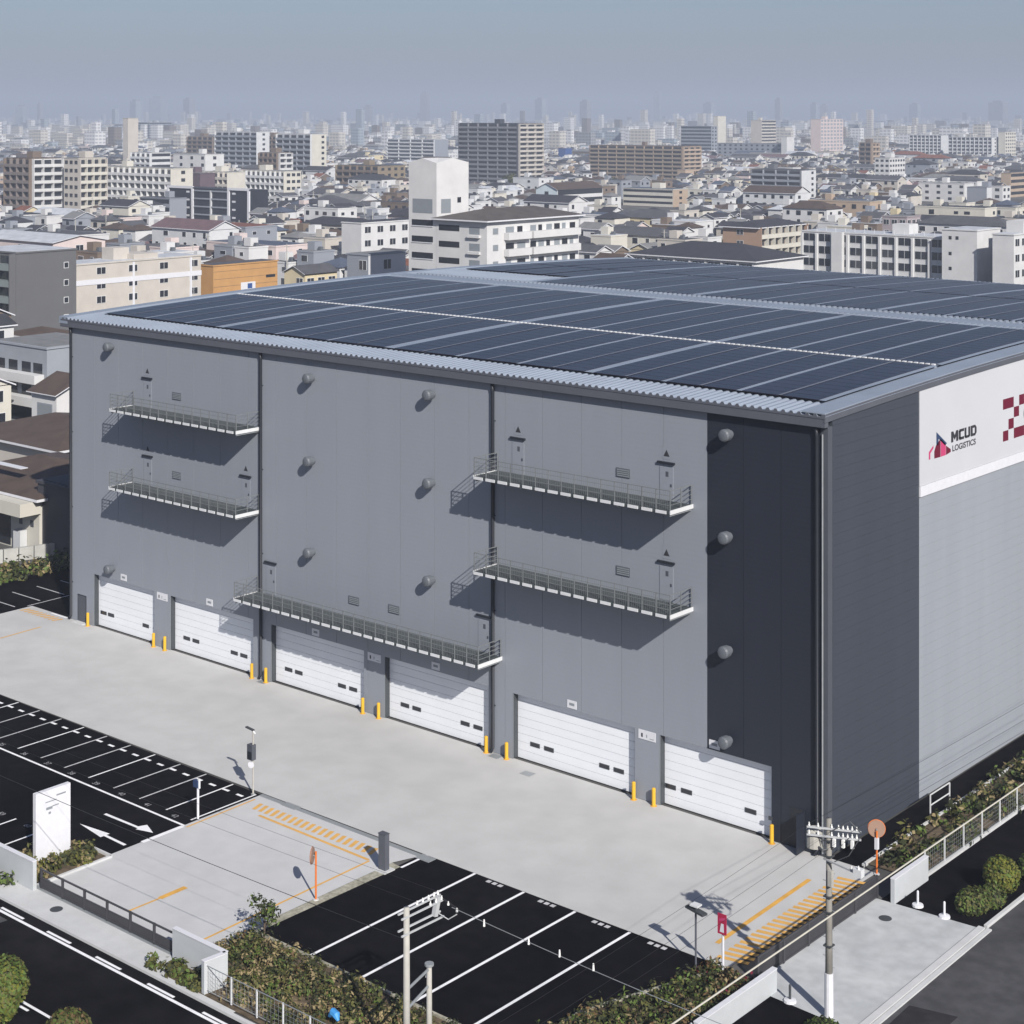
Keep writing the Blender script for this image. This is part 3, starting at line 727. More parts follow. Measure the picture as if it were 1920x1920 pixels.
def mesh_fence(label, a, b_, h, n):
    t = thing('mesh_fence', label, 'fence', (0, 0, 0)); a = Vector(a); b_ = Vector(b_)
    q = MB(); q.box(-.03, .03, -.03, .03, 0, h, M_steelL); me = q.mesh('post')
    for i in range(n + 1):
        p = a.lerp(b_, i / n); link('post', me, t, None, None, (p.x, p.y, .1))
    for z in (.2, h + .08):
        q = MB(); q.bar((a.x, a.y, z), (b_.x, b_.y, z), .03, .03, M_steel); q.build('rail', t)
    q = MB(); k = int((b_ - a).length / .25)
    for i in range(k):
        p = a.lerp(b_, (i + .5) / k); q.box(p.x - .004, p.x + .004, p.y - .004, p.y + .004, .2, h + .05, M_steel)
    for i in range(5):
        z = .3 + (h - .3) * i / 5; q.bar((a.x, a.y, z), (b_.x, b_.y, z), .007, .007, M_steel)
    q.build('wire_mesh', t, 'stuff')
mesh_fence('wire mesh fence along the front planting by the road', (-14.2, -31.35, 0), (4.9, -31.35, 0), 1.25, 11)
mesh_fence('wire mesh fence with pale posts along the side lane', (5.1, 1.3, 0), (5.3, 60, 0), 1.35, 26)
mesh_fence('wire mesh fence before the planting at the lower right corner', (5.2, -30.8, 0), (5.35, -20.7, 0), 1.0, 6)
t = thing('low_gate', 'small pale steel gate frame beside the side lane hedge', 'gate', (1.9, 0, 0))
q = MB()
for y in (8.2, 10.6): q.bar((0, y, 0), (0, y, 1.5), .06, .06, M_steelL)
for z in (.9, 1.5): q.bar((0, 8.2, z), (0, 10.6, z), .05, .05, M_steelL)
q.build('frame', t)
for (x, y, lb) in ((6.4, -2.0, 'small white traffic post nearer the wall beside the side driveway'), (8.0, -2.25, 'small white traffic post nearer the bush beside the side driveway'), (6.5, -14.5, 'small dark traffic post at the near corner of the side driveway')):
    t = thing('traffic_post', lb, 'traffic post', (x, y, 0), 0, 'small posts by the side driveway')
    mm = M_plate if y > -10 else M_guide
    q = MB(); q.tube([(0, 0, 0), (0, 0, .1), (0, 0, .14)], [.3, .28, .1], M_plate, 12); q.build('base', t)
    q = MB(); q.tube([(0, 0, .1), (0, 0, .75), (0, 0, .8)], [.06, .06, .03], mm, 8); q.build('post', t)

# ---- utility poles and wires
def insulators(t, pts, r=.05, h=.16):
    q = MB(); q.tube([(0, 0, 0), (0, 0, h * .4), (0, 0, h * .4), (0, 0, h)], [r, r, r * .6, r * .5], M_insul, 8); me = q.mesh('insulator')
    for p in pts: link('insulator', me, t, None, None, p)
t = thing('utility_pole', 'tall concrete utility pole with transformer at the edge of the side driveway', 'utility pole', (8.55, -14.55, 0))
q = MB(); q.tube([(0, 0, 0), (0, 0, 8.9)], [.18, .115], M_pole2, 12); q.build('pole', t, smooth=True)
q = MB(); q.tube([(0, 0, .05), (0, 0, 2.0)], [.205, .195], M_plate, 12); q.build('sleeve', t)
for z, a, l0, l1 in ((8.5, 25, -.9, 1.5), (8.15, 25, -.9, 1.5), (7.1, -12, -.2, 1.9)):
    dx, dy = math.cos(R(a)), math.sin(R(a))
    q = MB(); q.bar((dx * l0, dy * l0 - .16, z), (dx * l1, dy * l1 - .16, z), .075, .075, M_steelG); q.build('crossarm', t)
c, s_ = math.cos(R(25)), math.sin(R(25))
insulators(t, [(c * d, s_ * d - .16, z) for d in (-.8, -.4, .2, .5, .7, .9, 1.1, 1.3) for z in (8.55, 8.2)])
q = MB(); q.tube([(-.75, .0, 7.45), (-.75, .0, 8.2), (-.75, .0, 8.32)], [.38, .38, .2], M_pole, 14); q.build('transformer', t)
q = MB(); q.tube([(-.62, -.1, 7.6), (-.2, -.25, 7.5), (.2, .1, 7.6)], .06, M_guide, 6); q.build('cable_loop', t)
q = MB(); q.box(1.55, 1.95, -.6, -.3, 6.95, 7.3, M_steelL); q.build('switch_box', t)
insulators(t, [(1.4, -.45, 7.15), (1.8, -.55, 7.3)])
for a, b_, c_ in (((.3, -.2, 8.5), (.9, .3, 8.9), (1.4, .4, 8.5)), ((-.8, -.3, 8.5), (-.4, -.2, 8.0), (-.1, -.1, 7.4)), ((.9, .2, 8.2), (.5, -.1, 7.7), (.15, .1, 7.3)), ((1.3, .4, 8.2), (1.0, .0, 7.5), (.2, -.1, 7.0))):
    q = MB(); q.tube([a, b_, c_], .022, M_guide, 5); q.build('jumper_cable', t)
for z in (7.9, 7.2, 5.4, 4.7, 3.2): bx('pole_band', -.19, .19, -.19, .19, z, z + .07, M_guide, t)
for d in (.35, .75, 1.15):
    bx('cutout_switch', c * d - .06, c * d + .06, s_ * d - .3, s_ * d - .18, 7.75, 8.1, M_insul, t)
q = MB()
for k in range(11): q.tube([(-.3 if k % 2 else .05, 0, 2.3 + .42 * k), (-.05 if k % 2 else .3, 0, 2.3 + .42 * k)], .012, M_steel, 5)
q.build('steps', t)
q = MB(); q.box(.1, .3, -.3, -.1, 6.0, 6.7, M_pole); q.build('junction_box', t)
t1 = thing('utility_pole', 'pale concrete utility pole with double crossarms standing in the front planting', 'utility pole', (-1.65, -31.15, 0))
q = MB(); q.tube([(0, 0, 0), (0, 0, 7.65)], [.165, .125], M_pole, 12); q.build('pole', t1, smooth=True)
for z in (7.45, 7.3, 6.75, 6.6):
    off = .1 if z in (7.3, 6.6) else -.1
    q = MB(); q.bar((off, -.4, z), (off + .05, 2.1, z), .065, .065, M_steelG); q.build('crossarm', t1)
insulators(t1, [(-.1, -.3 + 2.3 * k, 7.48) for k in (.45, .6, .75, .9, 1.0)] + [(.12, -.3 + 2.3 * k, 7.33) for k in (.7, .85, 1.0)] + [(.5, 2.0, 7.2), (.9, 2.1, 7.0)])
q = MB(); q.bar((.0, 1.7, 6.7), (.05, 1.85, 7.5), .2, .2, M_steelG); q.build('switch_box', t1)
q = MB(); q.tube([(.05, 1.9, 6.75), (.5, 2.0, 6.6), (.9, 2.1, 6.9)], .025, M_steelG, 5); q.build('cable_loop', t1)
q = MB(); q.bar((.05, 2.0, 7.4), (.95, 2.15, 7.1), .05, .05, M_wire); q.build('jumper_wire', t1)
q = MB(); q.tube([(0, .1, 4.25), (-.55, 1.9, 4.2)], .06, M_steel, 8); q.build('brace', t1)
q = MB(); q.tube([(0, .1, 3.45), (-.55, 1.9, 3.5)], .06, M_steel, 8); q.build('brace', t1)
t2 = thing('utility_pole', 'shorter grey stub pole braced to the pole with double crossarms', 'utility pole', (-2.2, -29.2, 0))
q = MB(); q.tube([(0, 0, 0), (0, 0, 4.35)], [.14, .11], M_pole, 10); q.build('pole', t2, smooth=True)
q = MB(); q.disc((0, 0, 4.4), (0, 0, 1), .2, .1, M_steel, 10); q.build('cap', t2)
insulators(t2, [(-.16, 0, 3.8)])
def wire(pts, r, m=None, sag=.4, label='black overhead power line', group='overhead wires', name='power_line', n=14):
    a, b_ = Vector(pts[0]), Vector(pts[1]); P_ = []
    for i in range(n + 1):
        u = i / n; p = a.lerp(b_, u); p.z -= sag * 4 * u * (1 - u); P_.append(tuple(p))
    q = MB(); q.tube(P_, r, m or M_wire, 5); o = q.build(name); return tag(o, label, 'cable', group)
for k, (dx, dy, z) in enumerate(((-.1, .7, 7.6), (.0, 2.0, 7.6))):
    wire([(-62, -31.4 + dy, 8.0), (-1.65 + dx, -31.15 + dy, z)], .006, None, .55, ('first', 'second', 'third', 'fourth')[k] + ' thin power line from the road side, running left from the front pole')
wire([(-62, -31.3, 6.6), (-1.65, -31.15, 6.3)], .014, None, .6, 'thicker lower overhead line running left from the front pole over the driveway', 'overhead wires')
o = wire([(-.9, -29.2, 7.2), (34, -29.2, 7.6)], .014, M_steel, .5, 'pale overhead line running right from the front pole across the truck bays', None)
qd = MB()
wi = thing('line_spacer', 'string of white spacers on the line across the truck bays', 'insulator', (0, 0, 0))
q = MB(); q.tube([(0, 0, 0), (0, 0, .28)], [.05, .03], M_insul, 6); me = q.mesh('spacer')
for x in (.9, 3.3, 4.9, 6.6): link('spacer', me, wi, None, None, (x, -29.2, 6.95))
for k, d in enumerate((-.8, .5, 1.3)):
    wire([(8.55 + c * d, -14.71 + s_ * d, 8.65), (9.1 + d * .9, 62, 9.0)], .008, None, .5, ('first', 'second', 'third', 'fourth', 'fifth')[k] + ' thin power line from the left, running back along the side lane')
    wire([(8.55 + c * d, -14.71 + s_ * d, 8.65), (9.1 + d * .9, -60, 9.0)], .006, None, .5, ('first', 'second', 'third', 'fourth', 'fifth')[k] + ' thin power line from the left, running from the tall pole toward the viewer')
wire([(8.75, -48, 4.7), (8.75, 64, 4.75)], .042, M_cable, .05, 'thick pale covered cable strung low along the side lane', None, 'covered_cable')
for k, (y, dx) in enumerate(((4.5, 0), (6.2, .35), (8.0, .7))): pass

# ------------------------------------------------------------------ vegetation
def leaf_quads(q, centre, rad, n, size, mats, flat=1.0, shell=.55, rng=rnd, zmin=.02):
    cx_, cy_, cz_ = centre
    for _ in range(n):
        while True:
            p = Vector((rng.uniform(-1, 1), rng.uniform(-1, 1), rng.uniform(-1, 1)))
            if shell < p.length <= 1: break
        c_ = Vector((cx_ + p.x * rad[0], cy_ + p.y * rad[1], cz_ + p.z * rad[2]))
        if c_.z < zmin: continue
        nrm = (p.normalized() + Vector((rng.uniform(-.8, .8), rng.uniform(-.8, .8), rng.uniform(-.3, .9)))).normalized()
        a = nrm.orthogonal().normalized(); b_ = nrm.cross(a); th = rng.uniform(0, 6.28)
        u = (a * math.cos(th) + b_ * math.sin(th)) * size * rng.uniform(.6, 1.3); v = nrm.cross(u).normalized() * size * rng.uniform(.35, .7)
        q.poly([tuple(c_ - u), tuple(c_ + v), tuple(c_ + u), tuple(c_ - v)], rng.choice(mats))
def inside(pt, poly):
    x, y = pt; r_ = False
    for i in range(len(poly)):
        x1, y1 = poly[i]; x2, y2 = poly[i - 1]
        if (y1 > y) != (y2 > y) and x < (x2 - x1) * (y - y1) / (y2 - y1) + x1: r_ = not r_
    return r_
def shrub_area(name, poly, nb, rr, leaf, mats, per=42, zz=.35, rng=rnd):
    q = MB(); xs = [p[0] for p in poly]; ys_ = [p[1] for p in poly]; k = 0; tries = 0
    while k < nb and tries < nb * 30:
        tries += 1
        p = (rng.uniform(min(xs), max(xs)), rng.uniform(min(ys_), max(ys_)))
        if not inside(p, poly): continue
        r_ = rng.uniform(*rr); h = r_ * rng.uniform(.7, 1.3)
        ms = rng.choice(mats)
        leaf_quads(q, (p[0], p[1], h * .5), (r_, r_, h), per, leaf, ms, rng=rng, shell=.3); k += 1
    o = q.build(name, None, 'stuff'); o['label'] = name.replace('_', ' ')
    return o
mixA = [[M_leafC, M_leafC, M_leafC, M_leafA], [M_leafB], [M_leafA, M_leafA, M_leafB], [M_leafB, M_leafB, M_leafA], [M_leafC, M_leafC, M_leafA], [M_leafC, M_leafR, M_leafA], [M_leafD, M_leafA]]
shrub_area('shrubbery', [(-17.3, -30.0), (-14.0, -30.0), (-14.0, -31.2), (3.6, -31.2), (4.6, -24), (-.4, -25.6), (-.6, -26.2), (-16.9, -26.2)], 430, (.2, .6), .105, mixA, 60)
shrub_area('shrubbery', [(-.3, -25.5), (4.9, -25.5), (4.9, -15.2), (2.5, -14.2), (.2, -21.2)], 230, (.25, .6), .12, [[M_leafB, M_leafA], [M_leafD, M_leafB], [M_leafC, M_leafR, M_leafB], [M_leafB, M_leafB, M_leafA]], 40)
shrub_area('shrubbery', [(2.1, 1.2), (4.9, 1.2), (5.1, 60), (2.1, 60)], 300, (.35, .75), .2, [[M_leafA, M_leafB], [M_leafB, M_leafD], [M_leafB], [M_leafC, M_leafA]], 34)
shrub_area('shrubbery', [(-32.9, -29.3), (-30.1, -29.3), (-29.95, -25.6), (-32.9, -25.6)], 55, (.3, .55), .15, [[M_leafA, M_leafC], [M_leafB, M_leafA], [M_leafC, M_leafE, M_leafA]], 44)
shrub_area('shrubbery', [(-45, -31.5), (-30.6, -31.5), (-30.2, -30.6), (-45, -30.6)], 60, (.3, .6), .15, [[M_leafB, M_leafA], [M_leafD, M_leafB]], 44)
shrub_area('shrubbery', [(-18.6, -31.5), (-14.6, -31.5), (-14.6, -30.5), (-17.8, -30.5)], 26, (.3, .5), .15, [[M_leafB, M_leafA], [M_leafD, M_leafA]], 44)
shrub_area('red_ground_cover', [(1.2, -16.6), (4.9, -16.8), (4.9, -14.4), (2.2, -14.2)], 30, (.25, .4), .12, [[M_leafR, M_leafR, M_leafB, M_maroon]], 26)
shrub_area('hedge', [(-86.0, -10), (-83.4, -10), (-79.8, 30), (-84, 30)], 240, (.5, .9), .26, [[M_leafA, M_leafB], [M_leafB, M_leafD], [M_leafA, M_leafC]], 26)
def bush(name, label, loc, parts, mats, leaf=.14, n=1500, cat='bush'):
    t = thing(name, label, cat, loc)
    q = MB()
    for (cx_, cy_, cz_), rad in parts: leaf_quads(q, (cx_, cy_, cz_), rad, n, leaf, mats, shell=.72)
    q.build('crown', t)
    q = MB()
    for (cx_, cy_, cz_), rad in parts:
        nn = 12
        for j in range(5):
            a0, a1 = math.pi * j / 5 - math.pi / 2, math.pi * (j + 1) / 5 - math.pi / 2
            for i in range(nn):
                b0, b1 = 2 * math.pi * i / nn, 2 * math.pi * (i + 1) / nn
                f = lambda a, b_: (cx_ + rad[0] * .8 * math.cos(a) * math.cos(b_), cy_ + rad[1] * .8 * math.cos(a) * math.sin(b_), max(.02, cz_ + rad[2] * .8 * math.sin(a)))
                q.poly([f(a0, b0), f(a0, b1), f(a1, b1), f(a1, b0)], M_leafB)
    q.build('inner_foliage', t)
    q = MB(); q.tube([(0, 0, 0), (0, 0, .5)], .08, M_bark, 6); q.build('trunk', t)
    return t
bush('clipped_bush', 'large rounded yellow-green clipped bush beside the side road', (9.0, 2.2, 0), [((0, 0, .95), (.95, 1.0, .95))], [M_leafE, M_leafE, M_leafA, M_leafD], .10, 2600)
bush('clipped_bush', 'lower spreading dark green bush in front of the rounded bush by the driveway', (8.75, -.5, 0), [((0, 0, .45), (.85, 1.3, .6)), ((.45, 1.1, .4), (.7, .9, .6))], [M_leafD, M_leafB, M_leafA], .11, 1500)
bush('clipped_bush', 'green bush at the right picture edge behind the rounded bush', (9.6, 5.0, 0), [((0, 0, .6), (.9, 1.0, .8))], [M_leafD, M_leafB], .11, 1300)
bush('street_tree', 'dense green roadside shrub at the lower left corner', (-19.9, -38.3, 0), [((0, 0, 1.3), (1.15, 1.1, 1.25)), ((.25, -.6, .9), (1.2, 1.0, 1.1))], [M_leafD, M_leafD, M_leafE, M_leafA], .11, 2400, 'shrub')
bush('street_tree', 'russet and green roadside shrub at the bottom edge, right of the green one', (-15.0, -38.3, 0), [((0, 0, .8), (1.1, 1.0, .95))], [M_leafR, M_leafA, M_leafD, M_leafA], .11, 2200, 'shrub')
bush('corner_bush', 'dark bush at the foot of the tall utility pole', (9.2, -16.2, 0), [((0, 0, .3), (.9, .9, .45))], [M_leafD, M_leafB], .1, 900)
def small_tree(name, label, loc, h, mats, n=420, leaf=.16, spread=.75):
    t = thing(name, label, 'tree', loc)
    q = MB(); q.tube([(0, 0, 0), (.05, .02, h * .45), (0, 0, h * .85)], [.06, .04, .015], M_bark, 6)
    for k in range(6):
        a = k * 1.05; q.tube([(0, 0, h * (.3 + .08 * k)), (math.cos(a) * spread * .7, math.sin(a) * spread * .7, h * (.5 + .08 * k))], [.03, .01], M_bark, 5)
    q.build('trunk', t)
    q = MB()
    for k in range(11):
        a = rnd.uniform(0, 6.3); d = rnd.uniform(.1, spread)
        leaf_quads(q, (math.cos(a) * d, math.sin(a) * d, rnd.uniform(h * .35, h)), (.42, .42, .36), n // 11, leaf, mats, shell=.1)
    q.build('crown', t)
bg_ = thing('bag', 'small bright blue bag lying in the front planting near the fence', 'bag', (-7.6, -29.6, .35))
q = MB(); q.tube([(-.3, 0, .1), (-.1, .05, .3), (.15, 0, .28), (.32, -.05, .1)], [.08, .2, .18, .06], mat('bag_blue', (.05, .25, .55), .5, .1), 8); q.build('sack', bg_)
small_tree('sapling', 'slender young evergreen tree at the end of the gravel strip', (-15.9, -26.4, 0), 2.3, [M_leafB, M_leafB, M_leafD], 420, .11, .55)

# ------------------------------------------------------------------ city blocks beyond the warehouse
def fbox(q, face, W_, u0, u1, z0, z1, o0, o1, m):
    if face == 'F': q.box(-W_ + u0, -W_ + u1, -o1, -o0, z0, z1, m)
    else: q.box(o0, o1, u0, u1, z0, z1, m)
FOOT = []
def block(name, label, cat, x, y, wd, dp, h, wall, front='win', side='win', fl=2.9, roof='flat', rmat='mid grey', near=False, bay=4.0,
          swall=None, fglass=None, railm=None, group=None, huts=1):
    dp = max(dp, 8.0); wd = max(wd, 5.0)
    FOOT.append((x - wd, x, y, y + dp))
    t = thing(name, label, cat, (x, y, 0), 0, group)
    wm = MW(wall) if isinstance(wall, str) else wall
    sm = (MW(swall) if isinstance(swall, str) else swall) or wm
    gm = fglass or M_glass; rl = railm or wm
    q = MB(); q.box(-wd, 0, 0, dp, -.05, h, wm, False); q.build('wall', t)
    if sm is not wm:
        bx('end_wall', .002, .05, 0, dp, 0, h, sm, t)
    nf = max(1, int(round(h / fl))); fh = h / nf
    pieces = MB(); rails = MB()
    for face, style, Lf in (('F', front, wd), ('S', side, dp)):
        if style == 'none': continue
        o = .05 if (face == 'S' and sm is not wm) else 0.0
        for k in range(nf):
            z = k * fh
            if style == 'balc':
                nb = max(1, int(round(Lf / bay)))
                for b_ in range(nb):
                    u0 = Lf * b_ / nb; u1 = Lf * (b_ + 1) / nb
                    q = MB() if near else pieces
                    fbox(q, face, wd, u0 + .25, u1 - .25, z + .15, z + fh - .45, o + .0, o + .03, gm)
                    if near: q.build('window', t)
                q = MB(); fbox(q, face, wd, .1, Lf - .1, z - .1 if k else 0, z + 1.0, o + .06, o + 1.25, sm if (face == 'S' and sm is not wm) else rl)
                q.build('balcony', t)
            elif style == 'gallery':
                q = MB() if near else pieces
                fbox(q, face, wd, .3, Lf - .3, z + 1.15, z + fh - .3, o, o + .03, gm)
                if near: q.build('window_band', t)
            elif style in ('win', 'sparse', 'grid'):
                nb = max(1, int(round(Lf / bay)))
                for b_ in range(nb):
                    if style == 'sparse' and (b_ % 2 == 0): continue
                    u = Lf * (b_ + .5) / nb; hw = min(bay * .30, 1.0) if style != 'grid' else Lf / nb * .36
                    z0, z1 = (z + fh * .3, z + fh * .75) if style != 'grid' else (z + fh * .28, z + fh * .88)
                    q = MB() if near else pieces
                    if near: fbox(q, face, wd, u - hw - .08, u + hw + .08, z0 - .08, z1 + .08, o, o + .05, M_steelL)
                    fbox(q, face, wd, u - hw, u + hw, z0, z1, o + (.05 if near else 0), o + (.07 if near else .04), gm)
                    if near: fbox(q, face, wd, u - .04, u + .04, z0, z1, o + .07, o + .09, M_steelL)
                    if near: q.build('window', t)
        if style == 'balc':
            nb = max(1, int(round(Lf / bay)))
            for b_ in range(nb + 1):
                u = min(max(Lf * b_ / nb, .12), Lf - .12)
                fbox(rails, face, wd, u - .12, u + .12, 0, h, o + .05, o + 1.3, (sm if face == 'S' else wm) if b_ in (0, nb) else (sm if (face == 'S' and sm is not wm) else rl))
        if style == 'grid':
            nb = max(1, int(round(Lf / bay)))
            for b_ in range(nb + 1):
                u = min(max(Lf * b_ / nb, .25), Lf - .25)
                fbox(rails, face, wd, u - .25, u + .25, 0, h - .3, o, o + .45, wm)
    if pieces.f: pieces.build('windows', t, 'stuff')
    if rails.f: rails.build('pier', t)
    rm = MR(rmat)
    if roof == 'flat':
        q = MB(); q.box(-wd - .15, .15, -.15, dp + .15, h, h + .25, wm); q.box(-wd + .3, -.3, .3, dp - .3, h + .25, h + .30, rm); q.build('roof', t)
        for _ in range(huts):
            if wd > 8 and dp > 6:
                u = rnd.uniform(.15, .7); a = rnd.uniform(2.5, 4.5)
                bx('roof_hut', -wd + wd * u, -wd + wd * u + a, dp * .35, min(dp - .5, dp * .35 + a), h + .3, h + 2.6, wm, t)
    elif roof == 'hip':
        q = MB(); e = .9; r_ = min(wd, dp) / 2; hh = min(3.0, r_ * .28)
        p = [(-wd - e, -e, h), (e, -e, h), (e, dp + e, h), (-wd - e, dp + e, h)]
        if wd >= dp: a, b_ = (-wd + dp / 2, dp / 2, h + hh), (-dp / 2, dp / 2, h + hh); F_ = [(0, 1, 5, 4), (1, 2, 5), (2, 3, 4, 5), (3, 0, 4)]
        else: a, b_ = (-wd / 2, wd / 2, h + hh), (-wd / 2, dp - wd / 2, h + hh); F_ = [(0, 1, 4), (1, 2, 5, 4), (2, 3, 5), (3, 0, 4, 5)]
        k = len(q.v); q.v += p + [a, b_]
        for f in F_: q.f.append(tuple(f)); q.m.append(q.mi(rm))
        q.box(-wd - e, e, -e, dp + e, h - .25, h - .001, M_plate); q.build('roof', t)
    elif roof in ('gable_side', 'gable_front'):
        q = MB(); e = .5; s_ = 'S' if roof == 'gable_side' else 'F'      # which face shows the gable
        if roof == 'gable_side':
            hh = dp * (.09 if cat == 'hall' else .22); q.poly([(.002, 0, h), (.002, dp, h), (.002, dp / 2, h + hh)], sm); q.poly([(-wd, dp, h), (-wd, 0, h), (-wd, dp / 2, h + hh)], wm)
            for y0, y1 in ((-e, dp / 2), (dp + e, dp / 2)):
                za = h - hh * e / (dp / 2)
                q.poly([(-wd - e, y0, za + .12), (e, y0, za + .12), (e, y1, h + hh + .12), (-wd - e, y1, h + hh + .12)][::1 if y0 < y1 else -1], rm)
                q.poly([(-wd - e, y0, za), (e, y0, za), (e, y1, h + hh), (-wd - e, y1, h + hh)][::-1 if y0 < y1 else 1], M_plate)
                q.poly([(e, y0, za), (e, y0, za + .12), (e, y1, h + hh + .12), (e, y1, h + hh)], M_plate)
                q.poly([(-wd - e, y0, za), (e, y0, za), (e, y0, za + .12), (-wd - e, y0, za + .12)], M_plate)
        else:
            hh = wd * .22; q.poly([(-wd, -.002, h), (0, -.002, h), (-wd / 2, -.002, h + hh)], wm)
            for x0, x1 in ((-wd - e, -wd / 2), (e, -wd / 2)):
                za = h - hh * e / (wd / 2)
                q.poly([(x0, -e, za + .12), (x0, dp + e, za + .12), (x1, dp + e, h + hh + .12), (x1, -e, h + hh + .12)][::-1 if x0 < x1 else 1], rm)
                q.poly([(x0, -e, za), (x0, -e, za + .12), (x1, -e, h + hh + .12), (x1, -e, h + hh)], M_plate)
        q.build('roof', t)
    elif roof == 'dark_band':
        q = MB(); q.box(-wd - .3, .3, -1.4, dp + .3, h, h + .9, rm); q.build('roof', t)
    return t

B = block
# --- near blocks, built window by window
B('apartment_block', 'tall grey apartment block at the left edge with glazed balconies on its left face', 'apartment block', -208.2, 87.1, 14.7, 12.2, 16.7, mat('wall_flat_grey', (.105, .106, .11), .85, .04), 'balc', 'none', 3.0, near=True, bay=4.9, rmat='silver', huts=0, railm=mat('balcony_glass', (.20, .23, .23), .3, .05))
tb = bpy.data.objects['apartment_block']
for k in range(5):
    q = MB(); q.box(0.0, .05, 9.6, 10.6, 1.4 + k * 3.05, 2.5 + k * 3.05, M_steelL); q.box(.05, .07, 9.7, 10.5, 1.5 + k * 3.05, 2.4 + k * 3.05, M_glass); q.build('window', tb)
B('apartment_block', 'beige three-storey apartment block with a bright white stripe along its wall', 'apartment block', -233.2, 117.1, 8.4, 30.5, 11.3, 'beige', 'none', 'sparse', 2.82, near=True, bay=3.8, rmat='silver', roof='gable_side' if False else 'flat')
tb = bpy.data.objects['apartment_block.001']
bx('stripe', .0, .1, -.2, 30.6, 7.35, 8.35, M_plate, tb)
for yy in (13.2, 27.6): bx('downpipe', .0, .2, yy, yy + .45, 0, 11.2, M_plate, tb)
bx('roof_block', -7, -.6, 14, 20, 11.3, 12.6, MW('beige'), tb)
B('shop_building', 'orange-brown flat-roofed building with a sign, left of the yellow gabled house', 'building', -236.6, 153.7, 4.9, 17.9, 8.5, mat('wall_orange', (.42, .235, .09), .8, .08), 'none', 'none', 4.2, rmat='dark grey', huts=0, near=True)
tb = bpy.data.objects['shop_building']
bx('sign', .0, .12, 7.5, 11.5, 3.0, 4.6, M_plate, tb); bx('sign_print', .12, .13, 9.3, 10.6, 3.2, 4.3, M_blue, tb); bx('window', 0, .05, 14.6, 17.2, 5.2, 5.8, M_glass, tb)
for k in range(5): bx('wall_band', 0, .04, .1, 17.8, .9 + 1.6 * k, .95 + 1.6 * k, MW('brown'), tb)
B('house', 'yellow house with a steep gable right of the orange-brown building', 'house', -212.3, 157.3, 6.2, 8.9, 8.2, 'yellow', 'sparse', 'win', 3.3, 'gable_front', 'dark grey', True, 3.0)
t = B('apartment_tower', 'white stair tower with peaked top rising above the white balcony wing', 'tower', -167.5, 148.3, 7.0, 8.7, 31.6, 'white', 'none', 'none', 3, roof='none', huts=0, rmat='silver')
for k in range(7):
    z = 4.0 + 3.0 * k
    if z < 22: bx('opening', -6.2, -.9, -.03, .0, z + 1.1, z + 2.2, M_glass, t); bx('opening_lip', -6.2, -.9, -.12, -.03, z + .95, z + 1.1, M_plate, t)
bx('opening', -6.0, -1.0, -.03, 0, 22.4, 25.0, M_reveal, t); bx('opening', 0, .03, 1.2, 3.8, 22.4, 25.0, M_reveal, t); bx('opening', 0, .03, 5.6, 6.6, 24.2, 25.2, M_glass, t)
q = MB(); wm_ = MW('white'); zr, hh_ = 31.6, .85
q.poly([(-7, 0, zr), (0, 0, zr), (-3.5, 0, zr + hh_)], wm_); q.poly([(0, 0, zr), (0, 8.7, zr), (0, 4.35, zr + hh_)], wm_)
for a in ([(-7, 0, zr), (-3.5, 0, zr + hh_), (-3.5, 4.35, zr + hh_)], [(-3.5, 0, zr + hh_), (0, 0, zr), (-3.5, 4.35, zr + hh_)], [(0, 0, zr), (0, 4.35, zr + hh_), (-3.5, 4.35, zr + hh_)], [(0, 4.35, zr + hh_), (0, 8.7, zr), (-3.5, 4.35, zr + hh_)], [(-7, 8.7, zr), (-7, 0, zr), (-3.5, 4.35, zr + hh_)], [(0, 8.7, zr), (-7, 8.7, zr), (-3.5, 4.35, zr + hh_)]): q.poly(a, wm_)
q.build('tower_cap', t)
t = B('apartment_wing', 'white apartment wing with three long balconies under a weathered hip roof', 'apartment block', -155.26, 148.26, 12.2, 26.2, 21.6, 'white', 'none', 'none', 2.9, 'hip', 'weathered', True)
for k in range(6):
    z = 3.4 + 2.95 * k
    bx('opening', -11.6, -6.6, -.04, 0, z + 1.3, z + 2.35, M_glass, t)
    bx('window', -4.2, -1.7, -.04, 0, z + .9, z + 2.2, M_reveal, t); bx('window_ledge', -4.4, -1.5, -.5, 0, z + .3, z + .75, MW('white'), t)
    bx('window', 0, .04, 1.6, 3.0, z + .9, z + 2.0, M_reveal, t)
    for a, b_ in ((4.6, 11.0), (11.6, 25.4)):
        bx('balcony', .06, 1.2, a, b_, z - .2, z + 1.05, MW('white'), t)
        nb = int((b_ - a) / 2.3)
        for j in range(nb): bx('window', 0, .04, a + (b_ - a) * (j + .15) / nb, a + (b_ - a) * (j + (.85 if (j + k) % 3 else .6)) / nb, z + .1, z + 2.1, M_reveal if (j + k) % 2 else M_glass, t)
B('low_block', 'windowless grey concrete block left of the white stair tower', 'building', -197.6, 160.7, 6.0, 10.6, 12.4, 'grey', 'sparse', 'sparse', 4, near=True, swall='pale grey')
B('low_block', 'long white two-storey building behind the white stair tower, small windows in a row', 'building', -259.5, 219.6, 7, 22, 13.4, 'white', 'none', 'win', 3.6, rmat='charcoal', near=True, bay=4.4)
B('hall', 'long pink-walled hall with pale blue metal roof at the left edge', 'hall', -291.9, 152.4, 30.7, 14.5, 10.9, 'pink', 'sparse', 'sparse', 3.6, 'gable_side', 'silver', True, 5)
